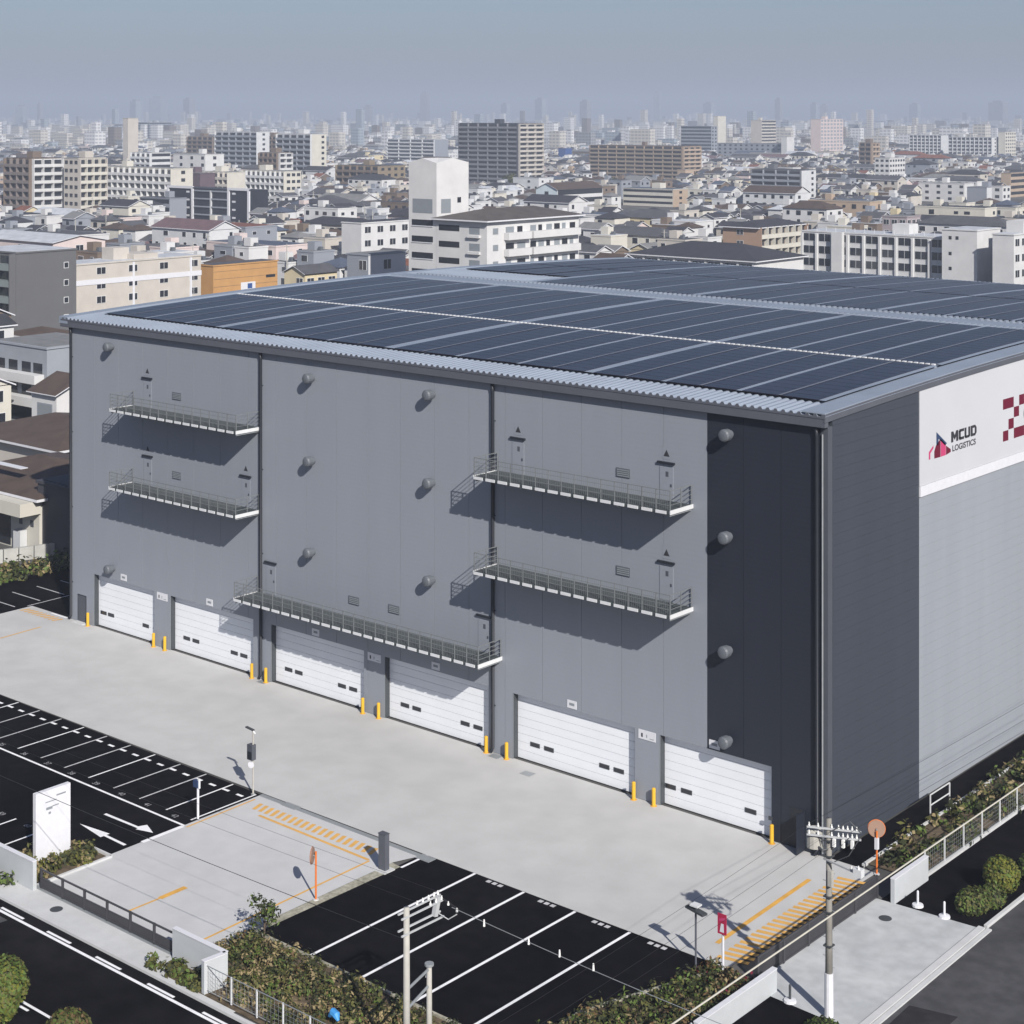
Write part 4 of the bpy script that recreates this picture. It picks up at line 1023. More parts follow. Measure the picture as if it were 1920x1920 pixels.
B('apartment_block', 'brown and white apartment block with dark left balconies at the far left', 'apartment block', -502.0, 288.5, 16.5, 13, 24.1, 'brown', 'balc', 'balc', 3.0, near=False, bay=4, swall='white', railm=mat('rail_umber', (.17, .145, .135), .8, .06), rmat='dark brown')
B('apartment_block', 'second brown and cream apartment block just right of the brown and white one', 'apartment block', -486.2, 297.7, 9.0, 12, 24.3, 'beige', 'win', 'balc', 3.0, bay=3, railm=MW('cream'), rmat='charcoal')
B('apartment_block', 'long cream apartment slab with rows of white balconies, left part of the city', 'apartment block', -510.3, 360.3, 59.0, 10, 18.5, 'cream', 'balc', 'sparse', 3.1, bay=3.9, railm=MW('white'), rmat='mid grey')
B('apartment_block', 'pale grey slab standing behind the long cream apartment slab', 'apartment block', -678.5, 479.6, 16.5, 12.4, 20.5, 'pale grey', 'balc', 'gallery', 3.0)
B('chimney_tower', 'thin beige tower rising alone above the left apartment slabs', 'tower', -851.4, 595.0, 3.6, 3.4, 38.0, 'beige', 'none', 'none', huts=0)
B('apartment_block', 'hazy grey slab just right of the thin beige tower', 'apartment block', -1730.6, 1290.4, 32.7, 35.5, 30.3, 'grey', 'gallery', 'gallery', 3.0)
B('apartment_block', 'low dark slab left of the dark striped balcony towers', 'apartment block', -927.4, 727.3, 28.8, 10, 24.3, 'brown', 'balc', 'gallery', 3.0, bay=6, railm=MW('brown'))
B('apartment_block', 'dark balcony tower with white vertical piers, left one of the striped pair', 'apartment block', -750.8, 615.3, 39.2, 9, 29.8, 'pale grey', 'balc', 'win', 2.9, bay=6.5, railm=MW('grey'))
B('apartment_block', 'brown slab wedged between the two dark striped balcony towers', 'apartment block', -817.2, 690.0, 18.0, 9, 25.9, 'brown', 'balc', 'none', 3.0, railm=MW('brown'))
B('apartment_block', 'dark balcony tower with a cream end wall, right one of the striped pair', 'apartment block', -652.3, 567.9, 28.2, 10.8, 29.6, 'pale grey', 'balc', 'sparse', 2.9, bay=5.6, swall='cream', railm=MW('grey'))
B('apartment_block', 'lower brown block in front of the dark striped balcony towers', 'apartment block', -628.6, 522.3, 14.5, 9, 20.5, 'brown', 'balc', 'balc', 3.0, swall='white', railm=MW('brown'))
B('apartment_block', 'cream low block with balconies behind the black modern building, left half', 'apartment block', -539.6, 414.3, 19.9, 9, 15.0, 'cream', 'balc', 'none', 3.0, bay=3.2, railm=MW('beige'))
B('apartment_block', 'cream low block with balconies behind the black modern building, right half', 'apartment block', -528.3, 437.1, 29.0, 9, 15.1, 'cream', 'balc', 'win', 3.0, bay=3.4, railm=MW('pale grey'))
B('apartment_block', 'plum and navy block left of the cream low blocks', 'apartment block', -517.9, 380.2, 18.5, 8, 15.9, mat('wall_plum', (.10, .072, .085), .8, .08), 'sparse', 'none', 3.0)
t = B('modern_building', 'black modern building with thick white frames around its end bays', 'building', -441.1, 340.6, 46.6, 9, 12.3, mat('wall_black', (.018, .02, .028), .5, .05), 'none', 'none', 3.1, rmat='charcoal', huts=0)
for a in (-46.8, -32.2, -11.2, .1): bx('frame', a - .8, a + .2, -.6, .05, 0, 12.9, M_plate, t)
for a, b_ in ((-46.8, -32.2), (-11.2, .1)): bx('frame', a - .8, b_ + .2, -.59, .05, 12.3, 13.2, M_plate, t)
for k in range(4):
    bx('balcony', -31.4, -12.1, -.5, .0, 2.4 + 3.0 * k, 2.9 + 3.0 * k, MW('grey'), t)
    for a in (-36.5, -9.8): bx('window', a, a + 1.9, -.04, 0, 1.7 + 3.0 * k, 2.4 + 3.0 * k, M_plate, t)
bx('pier', -22.0, -21.3, -.55, 0, 0, 11.9, MW('pale grey'), t)
B('building', 'dark low wing adjoining the black modern building on its left', 'building', -471.5, 327.8, 18.0, 8, 8.9, 'grey', 'gallery', 'none', 3.0, rmat='charcoal')
B('building', 'white flat-roofed building in front of the striped balcony towers', 'building', -618.2, 465.5, 24.7, 11.8, 20.8, 'white', 'sparse', 'sparse', 3.4)
B('apartment_block', 'large dark apartment tower with pale balcony side, centre of the skyline', 'apartment block', -599.0, 679.3, 45.6, 21.7, 35.2, mat('wall_dark_tower', (.040, .042, .055), .6, .05), 'balc', 'balc', 2.7, bay=7.6, swall='beige', railm=mat('rail_grey', (.16, .165, .18), .6, .05), rmat='dark grey')
B('apartment_block', 'black and white balcony slab left of the large dark tower', 'apartment block', -977.5, 1013.5, 56.8, 17.0, 18.8, 'pale grey', 'balc', 'none', 3.1, bay=14, swall='grey')
B('apartment_block', 'long brown ten-storey slab with fine balconies, right of the large dark tower', 'apartment block', -573.2, 806.6, 72.6, 18.7, 20.5, 'brown', 'balc', 'balc', 2.55, bay=7.3, swall='tan', railm=mat('rail_brown', (.25, .20, .15), .7, .06), rmat='beige' if False else 'dark brown')
B('apartment_block', 'stepped brown block left of and behind the white stair tower', 'apartment block', -553.4, 520.9, 30.0, 18.0, 15.1, mat('wall_umber', (.20, .16, .11), .8, .08), 'balc', 'win', 3.0, bay=5, rmat='charcoal', railm=MW('brown'))
B('school_wing', 'pale blue school wing with three window rows and a dark roof', 'school', -392.9, 460.9, 11.2, 29.9, 10.2, 'pale blue', 'sparse', 'gallery', 3.3, 'gable_front', 'dark brown', False, 4, swall='white')
B('apartment_block', 'low block with tan end wall and striped balconies below the long brown slab', 'apartment block', -392.2, 540.3, 27.3, 11.4, 7.5, 'cream', 'gallery', 'sparse', 2.5, swall='tan', rmat='slate blue')
B('stair_tower', 'small brown stair tower beside the low block with tan end wall', 'tower', -468.6, 659.3, 5, 4.5, 11.8, 'tan', 'none', 'none', huts=0)
B('shed_group', 'white low sheds right of the large dark tower', 'building', -729.3, 896.8, 29.8, 17.4, 8.6, 'white', 'sparse', 'sparse', 4.0, rmat='silver')
B('netted_building', 'small building wrapped in blue netting behind the white low sheds', 'building', -797.8, 969.8, 6.9, 6.6, 13.9, M_blue, 'none', 'none', huts=0, rmat='bright blue')
B('apartment_block', 'grey gridded slab directly above the right end of the long brown slab', 'apartment block', -796.1, 1168.7, 31.9, 9.0, 30.3, 'grey', 'gallery', 'win', 3.0, railm=MW('grey'))
B('apartment_block', 'bright cream end tower right of the grey gridded slab', 'apartment block', -903.9, 1339.7, 5, 14.1, 38.8, 'cream', 'none', 'none', 3.0, huts=0)
B('apartment_block', 'cream tower with grey side standing above the long dark low slab', 'apartment block', -817.3, 1282.2, 11.6, 24.8, 35.0, 'beige', 'none', 'gallery', 3.0)
B('apartment_block', 'pink-beige gridded tower, tallest on the right half of the city', 'apartment block', -724.7, 1229.8, 9.5, 38.2, 36.3, 'pink', 'none', 'grid', 3.0, bay=5.5, fglass=MW('grey'))
B('apartment_block', 'long dark low slab left of the pink-beige gridded tower', 'apartment block', -670.1, 1079.1, 59.9, 10, 17.6, 'grey', 'win', 'none', 3.0, bay=5)
B('building', 'narrow white stub tower at the end of the long dark low slab', 'building', -661.0, 1071.6, 5, 10.9, 23.1, 'white', 'none', 'none', huts=0)
B('apartment_block', 'grey apartment row with white roofline at right, left part', 'apartment block', -645.4, 1297.7, 30.4, 13.0, 22.5, 'pale grey', 'grid', 'none', 3.0, bay=4)
B('apartment_block', 'grey apartment row with white roofline at right, right part', 'apartment block', -590.1, 1279.1, 39.5, 12.2, 21.3, 'pale grey', 'grid', 'sparse', 3.0, bay=4)
B('apartment_block', 'cream tower at the right end of the grey apartment row', 'apartment block', -581.7, 1286.3, 6.1, 20.7, 25.7, 'cream', 'none', 'win', 3.0)
B('apartment_block', 'slim brown block left of the white block with two bays, right half', 'apartment block', -518.6, 945.5, 8.7, 9, 21.7, 'brown', 'balc', 'balc', 3.0, swall='tan')
B('apartment_block', 'white block with two bays right of the slim brown block', 'apartment block', -412.5, 773.1, 9.1, 17.7, 16.5, 'white', 'win', 'win', 3.0, bay=3)
B('apartment_block', 'dark grey flats with stacked balconies and a pale end, right of centre', 'apartment block', -386.2, 637.6, 27.9, 13.3, 13.7, mat('wall_slate', (.11, .115, .125), .7, .06), 'balc', 'sparse', 2.75, bay=7, swall='pale grey', railm=MW('grey'), rmat='charcoal')
t = B('apartment_block', 'brown flats with tan balconies under a dark low hip roof', 'apartment block', -212.2, 325.9, 11.4, 24.8, 9.2, mat('wall_tan_brown', (.30, .20, .14), .8, .06), 'sparse', 'balc', 3.0, 'hip', 'charcoal', True, 3.8, railm=MW('cream'))
t = B('assembly_hall', 'wide hall with dark hipped roof and white eaves just behind the warehouse roof', 'hall', -166.5, 253.1, 35.4, 21.1, 7.1, 'white', 'grid', 'none', 7, 'hip', 'charcoal', True, 4.4)
t = B('school_building', 'white school with a grid of dark windows at the right, behind the solar roof', 'school', -135.7, 286.0, 38.4, 10.0, 11.9, 'white', 'grid', 'none', 3.2, near=True, bay=4.3, rmat='silver')
bx('pilaster', -29.5, -26.6, -1.2, 0, 0, 12.2, MW('white'), t)
for k in range(14): bx('roof_rail', -37 + 2.6 * k, -36.9 + 2.6 * k, .3, .4, 12.1, 13.2, M_steelL, t)
t = B('school_building', 'blank white end tower of the school with small square windows', 'school', -126.8, 283.1, 8.6, 12.0, 14.1, 'white', 'none', 'none', 3.6, near=True, huts=0, rmat='silver')
for k, z in enumerate((1.5, 5.0, 8.4, 12.0)):
    bx('window', -6.9, -6.2, -.05, 0, z, z + .75, M_glass, t)
    if k == 3: bx('window', -5.2, -4.5, -.05, 0, z, z + .75, M_glass, t)
t = B('school_building', 'rightmost white school block with paired windows and roof rails', 'school', -116.5, 279.7, 5.0, 34.0, 13.8, 'white', 'none', 'win', 3.4, near=True, bay=3.4, rmat='silver')
bx('roof_block', -4.5, -.5, 6, 16, 13.8, 16.6, MW('white'), t)
B('pool_house', 'low building with bright blue roof behind the school end tower', 'building', -156.4, 360.5, 14.0, 9, 10.6, 'pale grey', 'sparse', 'none', 4, 'hip', 'bright blue', False)
B('shop_building', 'white long shop building with a dark sign band at right', 'building', -313.6, 660.3, 23.1, 10, 8.5, 'white', 'sparse', 'none', 3, bay=3)
B('shop_building', 'dark grey building right of the white long shop building', 'building', -296.9, 648.2, 9.5, 9, 7.6, 'grey', 'none', 'none', 3, swall='pale grey')
B('shop_building', 'small white building between the dark grey one and the brown block at the edge', 'building', -282.8, 634.0, 4.5, 8, 8.9, 'white', 'win', 'win', 3)
B('apartment_block', 'brown block cut by the right picture edge', 'apartment block', -319.0, 721.5, 5, 40.6, 11.7, 'tan', 'none', 'gallery', 3.0, rmat='dark grey')
B('house', 'mauve three-storey house with square windows above the school roof', 'house', -180.9, 352.7, 7.5, 8, 12.0, mat('wall_mauve', (.30, .26, .27), .8, .06), 'win', 'win', 3.1, near=True, bay=2.6)
# --- just left of the warehouse
B('house', 'cream house with brown hip roof just below the tall grey apartment block', 'house', -196.2, 83.0, 8.3, 7.5, 3.9, 'cream', 'win', 'none', 3.9, 'hip', 'dark brown', True, 2.6, swall='white')
B('house', 'white house with steep dark gable touching the warehouse corner', 'house', -172.6, 71.1, 5.6, 8, 4.4, 'white', 'win', 'none', 3, 'gable_front', 'charcoal', True, 2.6)
t = B('house', 'grey three-storey house with two long white balconies at the left', 'house', -143.6, 48.9, 12.5, 10, 10.0, mat('wall_bluegrey', (.25, .27, .30), .8, .05), 'none', 'sparse', 3.3, near=True, rmat='mid grey', huts=0)
for z in (2.55, 5.55):
    bx('balcony', -12.3, -.6, -1.5, -.02, z, z + 1.15, MW('white'), t)
    for a in (-11.5, -8.6, -5.6, -3.0): bx('window', a, a + 2.0, -.03, 0, z + .6, z + 2.5, M_glass, t)
bx('window', -11, -2, -.03, 0, .2, 2.2, M_glass, t)
t = B('house', 'small white house with one large window beside the warehouse edge', 'house', -131.7, 42.1, 5.2, 8, 6.3, 'white', 'none', 'none', 3, 'gable_side', 'dark brown', True)
bx('window', -3.9, -1.0, -.04, 0, 2.3, 4.8, M_reveal, t); bx('window_frame', -4.05, -.85, -.02, 0, 2.15, 4.95, MW('grey'), t)
t = B('workshop', 'low workshop with dark brown roof and pale front, upper one at the left edge', 'workshop', -112.7, 29.3, 18, 14, 3.8, 'beige', 'none', 'none', 3.8, 'hip', 'dark brown', True)
t = B('workshop', 'low workshop with open dark front and pale canopy above the hedge', 'workshop', -88.7, 10.4, 16, 13, 5.2, 'cream', 'none', 'none', 5, 'hip', 'dark brown', True)
bx('opening', -15.5, -4.6, -.05, 0, .1, 3.6, M_glass, t); bx('canopy', -16.5, .2, -2.2, 0, 3.7, 4.9, MW('cream'), t); bx('vending_box', -3.0, -1.9, -.8, -.05, .1, 1.9, MW('pale grey'), t)
for a in (-3.2, -1.4): bx('notice', a, a + .5, -.04, 0, 2.3, 2.9, M_trim, t)
bx('roof_skylight', -9, -4.5, 1.0, 1.8, 7.0, 7.06, M_plate, t).rotation_euler = (0, 0, 0)
B('shed', 'dark narrow shed squeezed against the warehouse corner at left', 'shed', -84.4, 10.7, 3.4, 12, 6.4, mat('wall_dark_shed', (.05, .05, .06), .7, .1), 'none', 'none', 3, rmat='charcoal', huts=0)
t = thing('retaining_wall', 'grey block retaining wall above the hedge at the left edge', 'wall', (0, 0, 0))
for i in range(12):
    q = MB(); q.bar((-92 + .45 * i * 1.0, -4 + 3.1 * i * 0.42, .6), (-91.6 + .45 * i, -4 + 3.1 * (i + .94) * .42, .6), .3, 1.2, M_block); q.build('wall_section', t)
t = thing('street_pole', 'dark street pole with crossarm standing by the left workshops', 'utility pole', (-94.5, 19.5, 0))
q = MB(); q.tube([(0, 0, 0), (0, 0, 9.0)], [.2, .15], M_trim, 8); q.build('pole', t)
q = MB(); q.bar((-1.2, 0, 8.6), (.9, 0, 8.6), .12, .12, M_pole); q.build('crossarm', t)
q = MB(); q.tube([(.3, 0, 5.9), (.3, 0, 6.8)], .3, M_trim, 8); q.build('transformer', t)

# ------------------------------------------------------------------ housing: streets of small houses
FV = (-math.sin(R(HEAD)), math.cos(R(HEAD))); RV = (FV[1], -FV[0])
def view(x, y):          # distance ahead of / beside the camera station, only to leave out land that is never in sight
    dx, dy = x - CAMP[0], y - CAMP[1]
    return dx * FV[0] + dy * FV[1], dx * RV[0] + dy * RV[1]
FOOT.append((-72, 4, -6, 80))
def free(x0, x1, y0, y1, m=1.0):
    for a in FOOT:
        if x0 - m < a[1] and x1 + m > a[0] and y0 - m < a[3] and y1 + m > a[2]: return False
    return True
hr = random.Random(11)
WK = ['white'] * 11 + ['cream'] * 5 + ['pale grey'] * 4 + ['beige'] * 4 + ['pink'] + ['brown', 'brown', 'grey', 'grey', 'grey', 'yellow', 'tan']
RK = ['charcoal'] * 9 + ['dark grey'] * 8 + ['dark brown'] * 4 + ['slate blue'] * 3 + ['mid grey'] * 3 + ['rust red'] * 1 + ['silver'] * 2 + ['mauve']
def house_geo(q, qr, x, y, wd, dp, h, kind, wm, rm, win):
    """body into q, roof into qr; origin at the middle of the footprint"""
    x0, x1, y0, y1 = x - wd / 2, x + wd / 2, y - dp / 2, y + dp / 2
    q.box(x0, x1, y0, y1, -.05, h, wm, False)
    e = .45
    if kind == 'flat':
        qr.box(x0 - .1, x1 + .1, y0 - .1, y1 + .1, h, h + .35, wm); qr.box(x0 + .25, x1 - .25, y0 + .25, y1 - .25, h + .35, h + .37, rm)
    else:
        pitch = .42; k = len(qr.v); i = qr.mi(rm); j = qr.mi(wm)
        if kind == 'hip':
            r_ = min(wd, dp) / 2 + e; hh = r_ * pitch
            P_ = [(x0 - e, y0 - e, h), (x1 + e, y0 - e, h), (x1 + e, y1 + e, h), (x0 - e, y1 + e, h)]
            if wd >= dp: A_ = [(x0 + r_ - e, y, h + hh), (x1 - r_ + e, y, h + hh)]; F_ = [(0, 1, 5, 4), (1, 2, 5), (2, 3, 4, 5), (3, 0, 4)]
            else: A_ = [(x, y0 + r_ - e, h + hh), (x, y1 - r_ + e, h + hh)]; F_ = [(0, 1, 4), (1, 2, 5, 4), (2, 3, 5), (3, 0, 4, 5)]
            qr.v += P_ + A_
            for f in F_ + [(3, 2, 1, 0)]: qr.f.append(tuple(k + z for z in f)); qr.m.append(i)
        elif kind == 'gx':      # ridge along X, gables face left and right
            hh = (dp / 2 + e) * pitch; th = .18
            qr.v += [(x0 - e, y0 - e, h - e * pitch * 0), (x1 + e, y0 - e, h), (x1 + e, y, h + hh), (x0 - e, y, h + hh), (x1 + e, y1 + e, h), (x0 - e, y1 + e, h),
                     (x1, y0, h - .1), (x1, y1, h - .1), (x1, y, h + hh - .25), (x0, y0, h - .1), (x0, y1, h - .1), (x0, y, h + hh - .25),
                     (x0 - e, y0 - e, h - th), (x1 + e, y0 - e, h - th), (x1 + e, y, h + hh - th), (x1 + e, y1 + e, h - th)]
            for f in [(0, 1, 2, 3), (3, 2, 4, 5)]: qr.f.append(tuple(k + z for z in f)); qr.m.append(i)
            for f in [(6, 7, 8), (10, 9, 11)]: qr.f.append(tuple(k + z for z in f)); qr.m.append(j)
            for f in [(12, 13, 1, 0), (13, 14, 2, 1), (14, 15, 4, 2)]: qr.f.append(tuple(k + z for z in f)); qr.m.append(qr.mi(M_plate))
        else:                   # ridge along Y, gable faces the viewer
            hh = (wd / 2 + e) * pitch; th = .18
            qr.v += [(x0 - e, y0 - e, h), (x0 - e, y1 + e, h), (x, y1 + e, h + hh), (x, y0 - e, h + hh), (x1 + e, y1 + e, h), (x1 + e, y0 - e, h),
                     (x0, y0, h - .1), (x1, y0, h - .1), (x, y0, h + hh - .25), (x0 - e, y0 - e, h - th), (x, y0 - e, h + hh - th), (x1 + e, y0 - e, h - th), (x1 + e, y1 + e, h - th)]
            for f in [(0, 3, 2, 1), (3, 5, 4, 2)]: qr.f.append(tuple(k + z for z in f)); qr.m.append(i)
            qr.f.append((k + 6, k + 7, k + 8)); qr.m.append(j)
            for f in [(9, 10, 3, 0), (10, 11, 5, 3), (11, 12, 4, 5)]: qr.f.append(tuple(k + z for z in f)); qr.m.append(qr.mi(M_plate))
    if kind != 'flat' and wd > 5.6 and (int(wd * 1000) % 5) < 3:
        u0 = x0 + .2 + (int(wd * 777) % 10) * .1; u1 = u0 + wd * .52; ye = y0 - 1.9; k = len(qr.v)
        q.box(u0, u1, ye, y0 + .05, -.05, 2.75, wm, False)
        qr.v += [(u0 - .3, ye - .35, 2.72), (u1 + .3, ye - .35, 2.72), (u1 + .3, y0, 3.75), (u0 - .3, y0, 3.75), (u0 - .3, y0, 2.72), (u1 + .3, y0, 2.72)]
        for f in [(0, 1, 2, 3), (1, 5, 2), (4, 0, 3)]: qr.f.append(tuple(k + z for z in f)); qr.m.append(qr.mi(rm))
        yield ('F', (u0 + u1) / 2, ye, 1.5, .8, .6)
    if kind == 'flat':
        a_ = x0 + wd * .2; qr.box(a_, a_ + 2.4, y - 1.0, y + 1.4, h + .3, h + 2.3, wm); qr.box(a_ + 3, a_ + 3.9, y - .5, y + .4, h + .35, h + 1.2, M_hood)
    for (face, u, z, hw, hv) in win:
        if face == 'F': yield ('F', x0 + u, y0, z, hw, hv)
        else: yield ('S', x1, y0 + u, z, hw, hv)
def win_box(q, w_, frame=True):
    f, a, b_, z, hw, hv = w_
    if f == 'F':
        if frame: q.box(a - hw - .08, a + hw + .08, b_ - .05, b_, z - hv - .08, z + hv + .08, M_steelL)
        q.box(a - hw, a + hw, b_ - .08, b_ - (.05 if frame else 0), z - hv, z + hv, M_glass)
    else:
        if frame: q.box(a, a + .05, b_ - hw - .08, b_ + hw + .08, z - hv - .08, z + hv + .08, M_steelL)
        q.box(a + (.05 if frame else 0), a + .08, b_ - hw, b_ + hw, z - hv, z + hv, M_glass)
# sight lines kept open to the larger buildings behind: (left, right, lowest part that shows, distance)
KEEP = [(0, 145, 612, 296), (145, 372, 572, 330), (372, 520, 552, 362), (520, 634, 528, 350), (763, 1090, 505, 300), (640, 765, 468, 345), (660, 765, 428, 430), (-5, 168, 462, 400), (10, 162, 388, 640),
        (160, 335, 362, 700), (345, 612, 316, 760), (455, 612, 330, 760), (375, 545, 362, 750), (318, 470, 410, 640), (862, 1017, 340, 1000), (727, 862, 300, 1500), (1107, 1312, 328, 1080), (632, 735, 342, 850), (1005, 1132, 382, 700),
        (1168, 1292, 388, 760), (1277, 1361, 275, 1500), (1403, 1460, 268, 1600), (1518, 1582, 285, 1500), (1345, 1486, 292, 1340), (1705, 1905, 290, 1450), (1610, 1697, 330, 950), (1410, 1532, 368, 830),
        (1355, 1510, 462, 480), (1180, 1510, 520, 395), (1500, 1960, 545, 385), (1722, 1890, 376, 780), (1885, 1960, 378, 850), (1660, 1712, 432, 470), (1790, 1890, 430, 470), (0, 128, 1060, 300)]
cand = []
def silh(px):
    pts = [(-200, 900), (118, 900), (125, 600), (480, 550), (770, 512), (1190, 488), (1920, 545), (2200, 565)]
    for (a, b_), (c_, d_) in zip(pts, pts[1:]):
        if a <= px <= c_: return b_ + (d_ - b_) * (px - a) / (c_ - a)
    return 500
row = 0; y = 20.0
while y < 1900:
    x = 10.0 + hr.uniform(0, 8); street = (row % 2 == 0)
    while x > -1700:
        wd = hr.uniform(4.8, 8.6); dp = hr.uniform(5.6, 8.6); r_ = hr.random()
        if r_ < .07: wd = hr.uniform(14, 26); dp = hr.uniform(8, 11)
        xx = x - wd / 2; yy = y + hr.uniform(-1.2, 1.2)
        a, l = view(xx, yy)
        if 170 < a < 1750 and abs(l) < a * .312 + 14 and free(xx - wd / 2, xx + wd / 2, yy - dp / 2, yy + dp / 2) and hr.random() > .055:
            px = 960 + 3260 * l / a; top = 215 + 3260 * (40.4 - 8.5) / a
            hw = 3260 * (wd * .42) / a + 2; hb = 215 + 3260 * (40.4 - 9.2) / a
            if any(px + hw > k0 and px - hw < k1 and hb < kz and a < kd * 1.06 + 22 for k0, k1, kz, kd in KEEP): continue_ = True
            else: continue_ = False
            if top < silh(px) + 14 and not continue_: cand.append((a, l, xx, yy, wd, dp, r_))
        x -= wd + hr.uniform(.9, 2.6) + (5.5 if hr.random() < .12 else 0)
    y += 9.2 if street else 12.6
    row += 1
cand.sort(key=lambda c_: c_[0])
REFS = [(75, 465, 'the grey apartment block'), (255, 500, 'the beige striped block'), (460, 520, 'the orange-brown building'), (820, 400, 'the white stair tower'), (1000, 440, 'the white balcony wing'),
        (395, 385, 'the black modern building'), (1350, 480, 'the dark-roofed hall'), (1430, 435, 'the brown flats'), (1640, 485, 'the white school'), (1840, 480, 'the school end tower'),
        (1065, 365, 'the pale blue school wing'), (935, 290, 'the large dark tower'), (85, 345, 'the brown and white block'), (250, 340, 'the long cream slab'), (1210, 300, 'the long brown slab'),
        (1225, 372, 'the tan-ended block'), (1465, 345, 'the dark grey flats'), (690, 330, 'the stepped brown block'), (1680, 420, 'the mauve house'), (1845, 420, 'the blue roof'), (1770, 360, 'the white shop building'), (80, 440, 'the pink-walled hall'), (720, 420, 'the long white building'), (580, 510, 'the yellow gabled house')]
kn = {'flat': 'flat', 'hip': 'hip', 'gx': 'side-gabled', 'gy': 'front-gabled'}
NEAR = 290
far_b, far_r = MB(), MB(); items = []
for idx, (a, l, xx, yy, wd, dp, r_) in enumerate(cand):
    wk = hr.choice(WK); rk = hr.choice(RK)
    st = 2 if hr.random() < .8 else 3
    if r_ < .07: st = hr.choice((3, 3, 4)); kind = hr.choice(('flat', 'flat', 'gx', 'hip'))
    elif r_ < .24: kind = 'flat'; st = hr.choice((2, 3, 3)); rk = hr.choice(('mid grey', 'silver', 'dark grey'))
    else: kind = hr.choice(('gx', 'gx', 'hip', 'hip', 'gy'))
    h = 2.75 * st + .3
    win = []
    for k in range(st):
        z = 2.75 * k + 1.65
        nF = max(1, int(wd / 3.4)); nS = max(1, int(dp / 3.6))
        for j in range(nF):
            if hr.random() < .8: win.append(('F', wd * (j + .5) / nF + hr.uniform(-.3, .3), z, hr.uniform(.45, .95), hr.uniform(.4, .75)))
        for j in range(nS):
            if hr.random() < .7: win.append(('S', dp * (j + .5) / nS + hr.uniform(-.3, .3), z, hr.uniform(.4, .85), hr.uniform(.4, .7)))
    wm, rm = MW(wk), MR(rk)
    if idx < NEAR:
        px = 960 + 3260 * l / a; py = 215 + 3260 * (40.4 - h) / a
        rf = min(REFS, key=lambda f: (f[0] - px) ** 2 + 2.5 * (f[1] - py) ** 2)
        dx, dy = px - rf[0], py - rf[1]
        rel = ('right of ' if dx > 0 else 'left of ') if abs(dx) > 55 else ('in front of ' if dy > 0 else 'behind ')
        base = f"{wk} {('two', 'three', 'four')[st - 2]}-storey house, {rk} {kn[kind]} roof, {rel}{rf[2]}"
        items.append((base, px, xx, yy, wd, dp, h, kind, wm, rm, win, py))
    else:
        rx = hr.uniform(-.02, .02)
        for w_ in house_geo(far_b, far_r, xx, yy, wd, dp, h, kind, wm, rm, win):
            if a < 1250 or hr.random() < .5: win_box(far_b, w_, False)
# garden greenery and small sheds filling the gaps between houses
gq = MB(); sq_ = MB(); gr = random.Random(31)
for (a, l, xx, yy, wd, dp, r_) in cand:
    if gr.random() < .5:
        leaf_quads(gq, (xx + gr.uniform(-wd, wd) * .6, yy - dp / 2 - gr.uniform(.3, 1.6), gr.uniform(.8, 2.6)), (gr.uniform(.8, 1.8), .9, gr.uniform(1, 2.2)), 14, .75, [M_leafB, M_leafB, M_leafA] if gr.random() < .7 else [M_leafB, M_leafD], rng=gr, shell=.3)
    if gr.random() < .5:
        u, v, z_ = gr.uniform(1.4, 3.0), gr.uniform(1.2, 2.2), gr.uniform(1.8, 2.9); x_ = xx + gr.uniform(-.5, .5) * wd; y_ = yy - dp / 2 - v / 2 - .3
        sq_.box(x_ - u / 2, x_ + u / 2, y_ - v / 2, y_ + v / 2, -.05, z_, MW(gr.choice(('white', 'pale grey', 'grey', 'brown', 'cream'))), False)
        sq_.box(x_ - u / 2 - .15, x_ + u / 2 + .15, y_ - v / 2 - .15, y_ + v / 2 + .15, z_, z_ + .1, MR(gr.choice(('silver', 'dark grey', 'mid grey', 'slate blue', 'rust red'))))
    if gr.random() < .10:
        x_ = xx + wd / 2 + .4; sq_.tube([(x_, yy - dp / 2 - .8, 0), (x_, yy - dp / 2 - .8, 10.5)], [.17, .11], M_pole, 5); sq_.bar((x_ - .9, yy - dp / 2 - .8, 9.8), (x_ + .9, yy - dp / 2 - .8, 9.8), .1, .1, M_pole)
gq.build('garden_greenery', None, 'stuff'); sq_.build('garden_sheds', None, 'stuff')
cnt = {}
for it in items: cnt.setdefault(it[0], []).append(it)
ORD = ['leftmost', 'second from left', 'third from left', 'fourth from left', 'fifth from left', 'sixth from left', 'seventh from left']
HG = 'small houses packed behind the warehouse'
for base, its in cnt.items():
    its.sort(key=lambda i: i[1])
    for k, it in enumerate(its):
        _, px, xx, yy, wd, dp, h, kind, wm, rm, win, py = it
        lb = base if len(its) == 1 else base + ', ' + (ORD[k] if k < len(its) - 1 or len(its) > 2 else 'rightmost')
        t = thing('house', lb, 'house', (xx, yy, 0), 0, HG)
        q = MB(); qr = MB(); ws = list(house_geo(q, qr, 0, 0, wd, dp, h, kind, wm, rm, win))
        q.build('wall', t); qr.build('roof', t)
        for w_ in ws:
            qw = MB(); win_box(qw, w_); qw.build('window', t)
o = far_b.build('distant_house_walls', None, 'stuff'); o2 = far_r.build('distant_house_roofs', None, 'stuff')

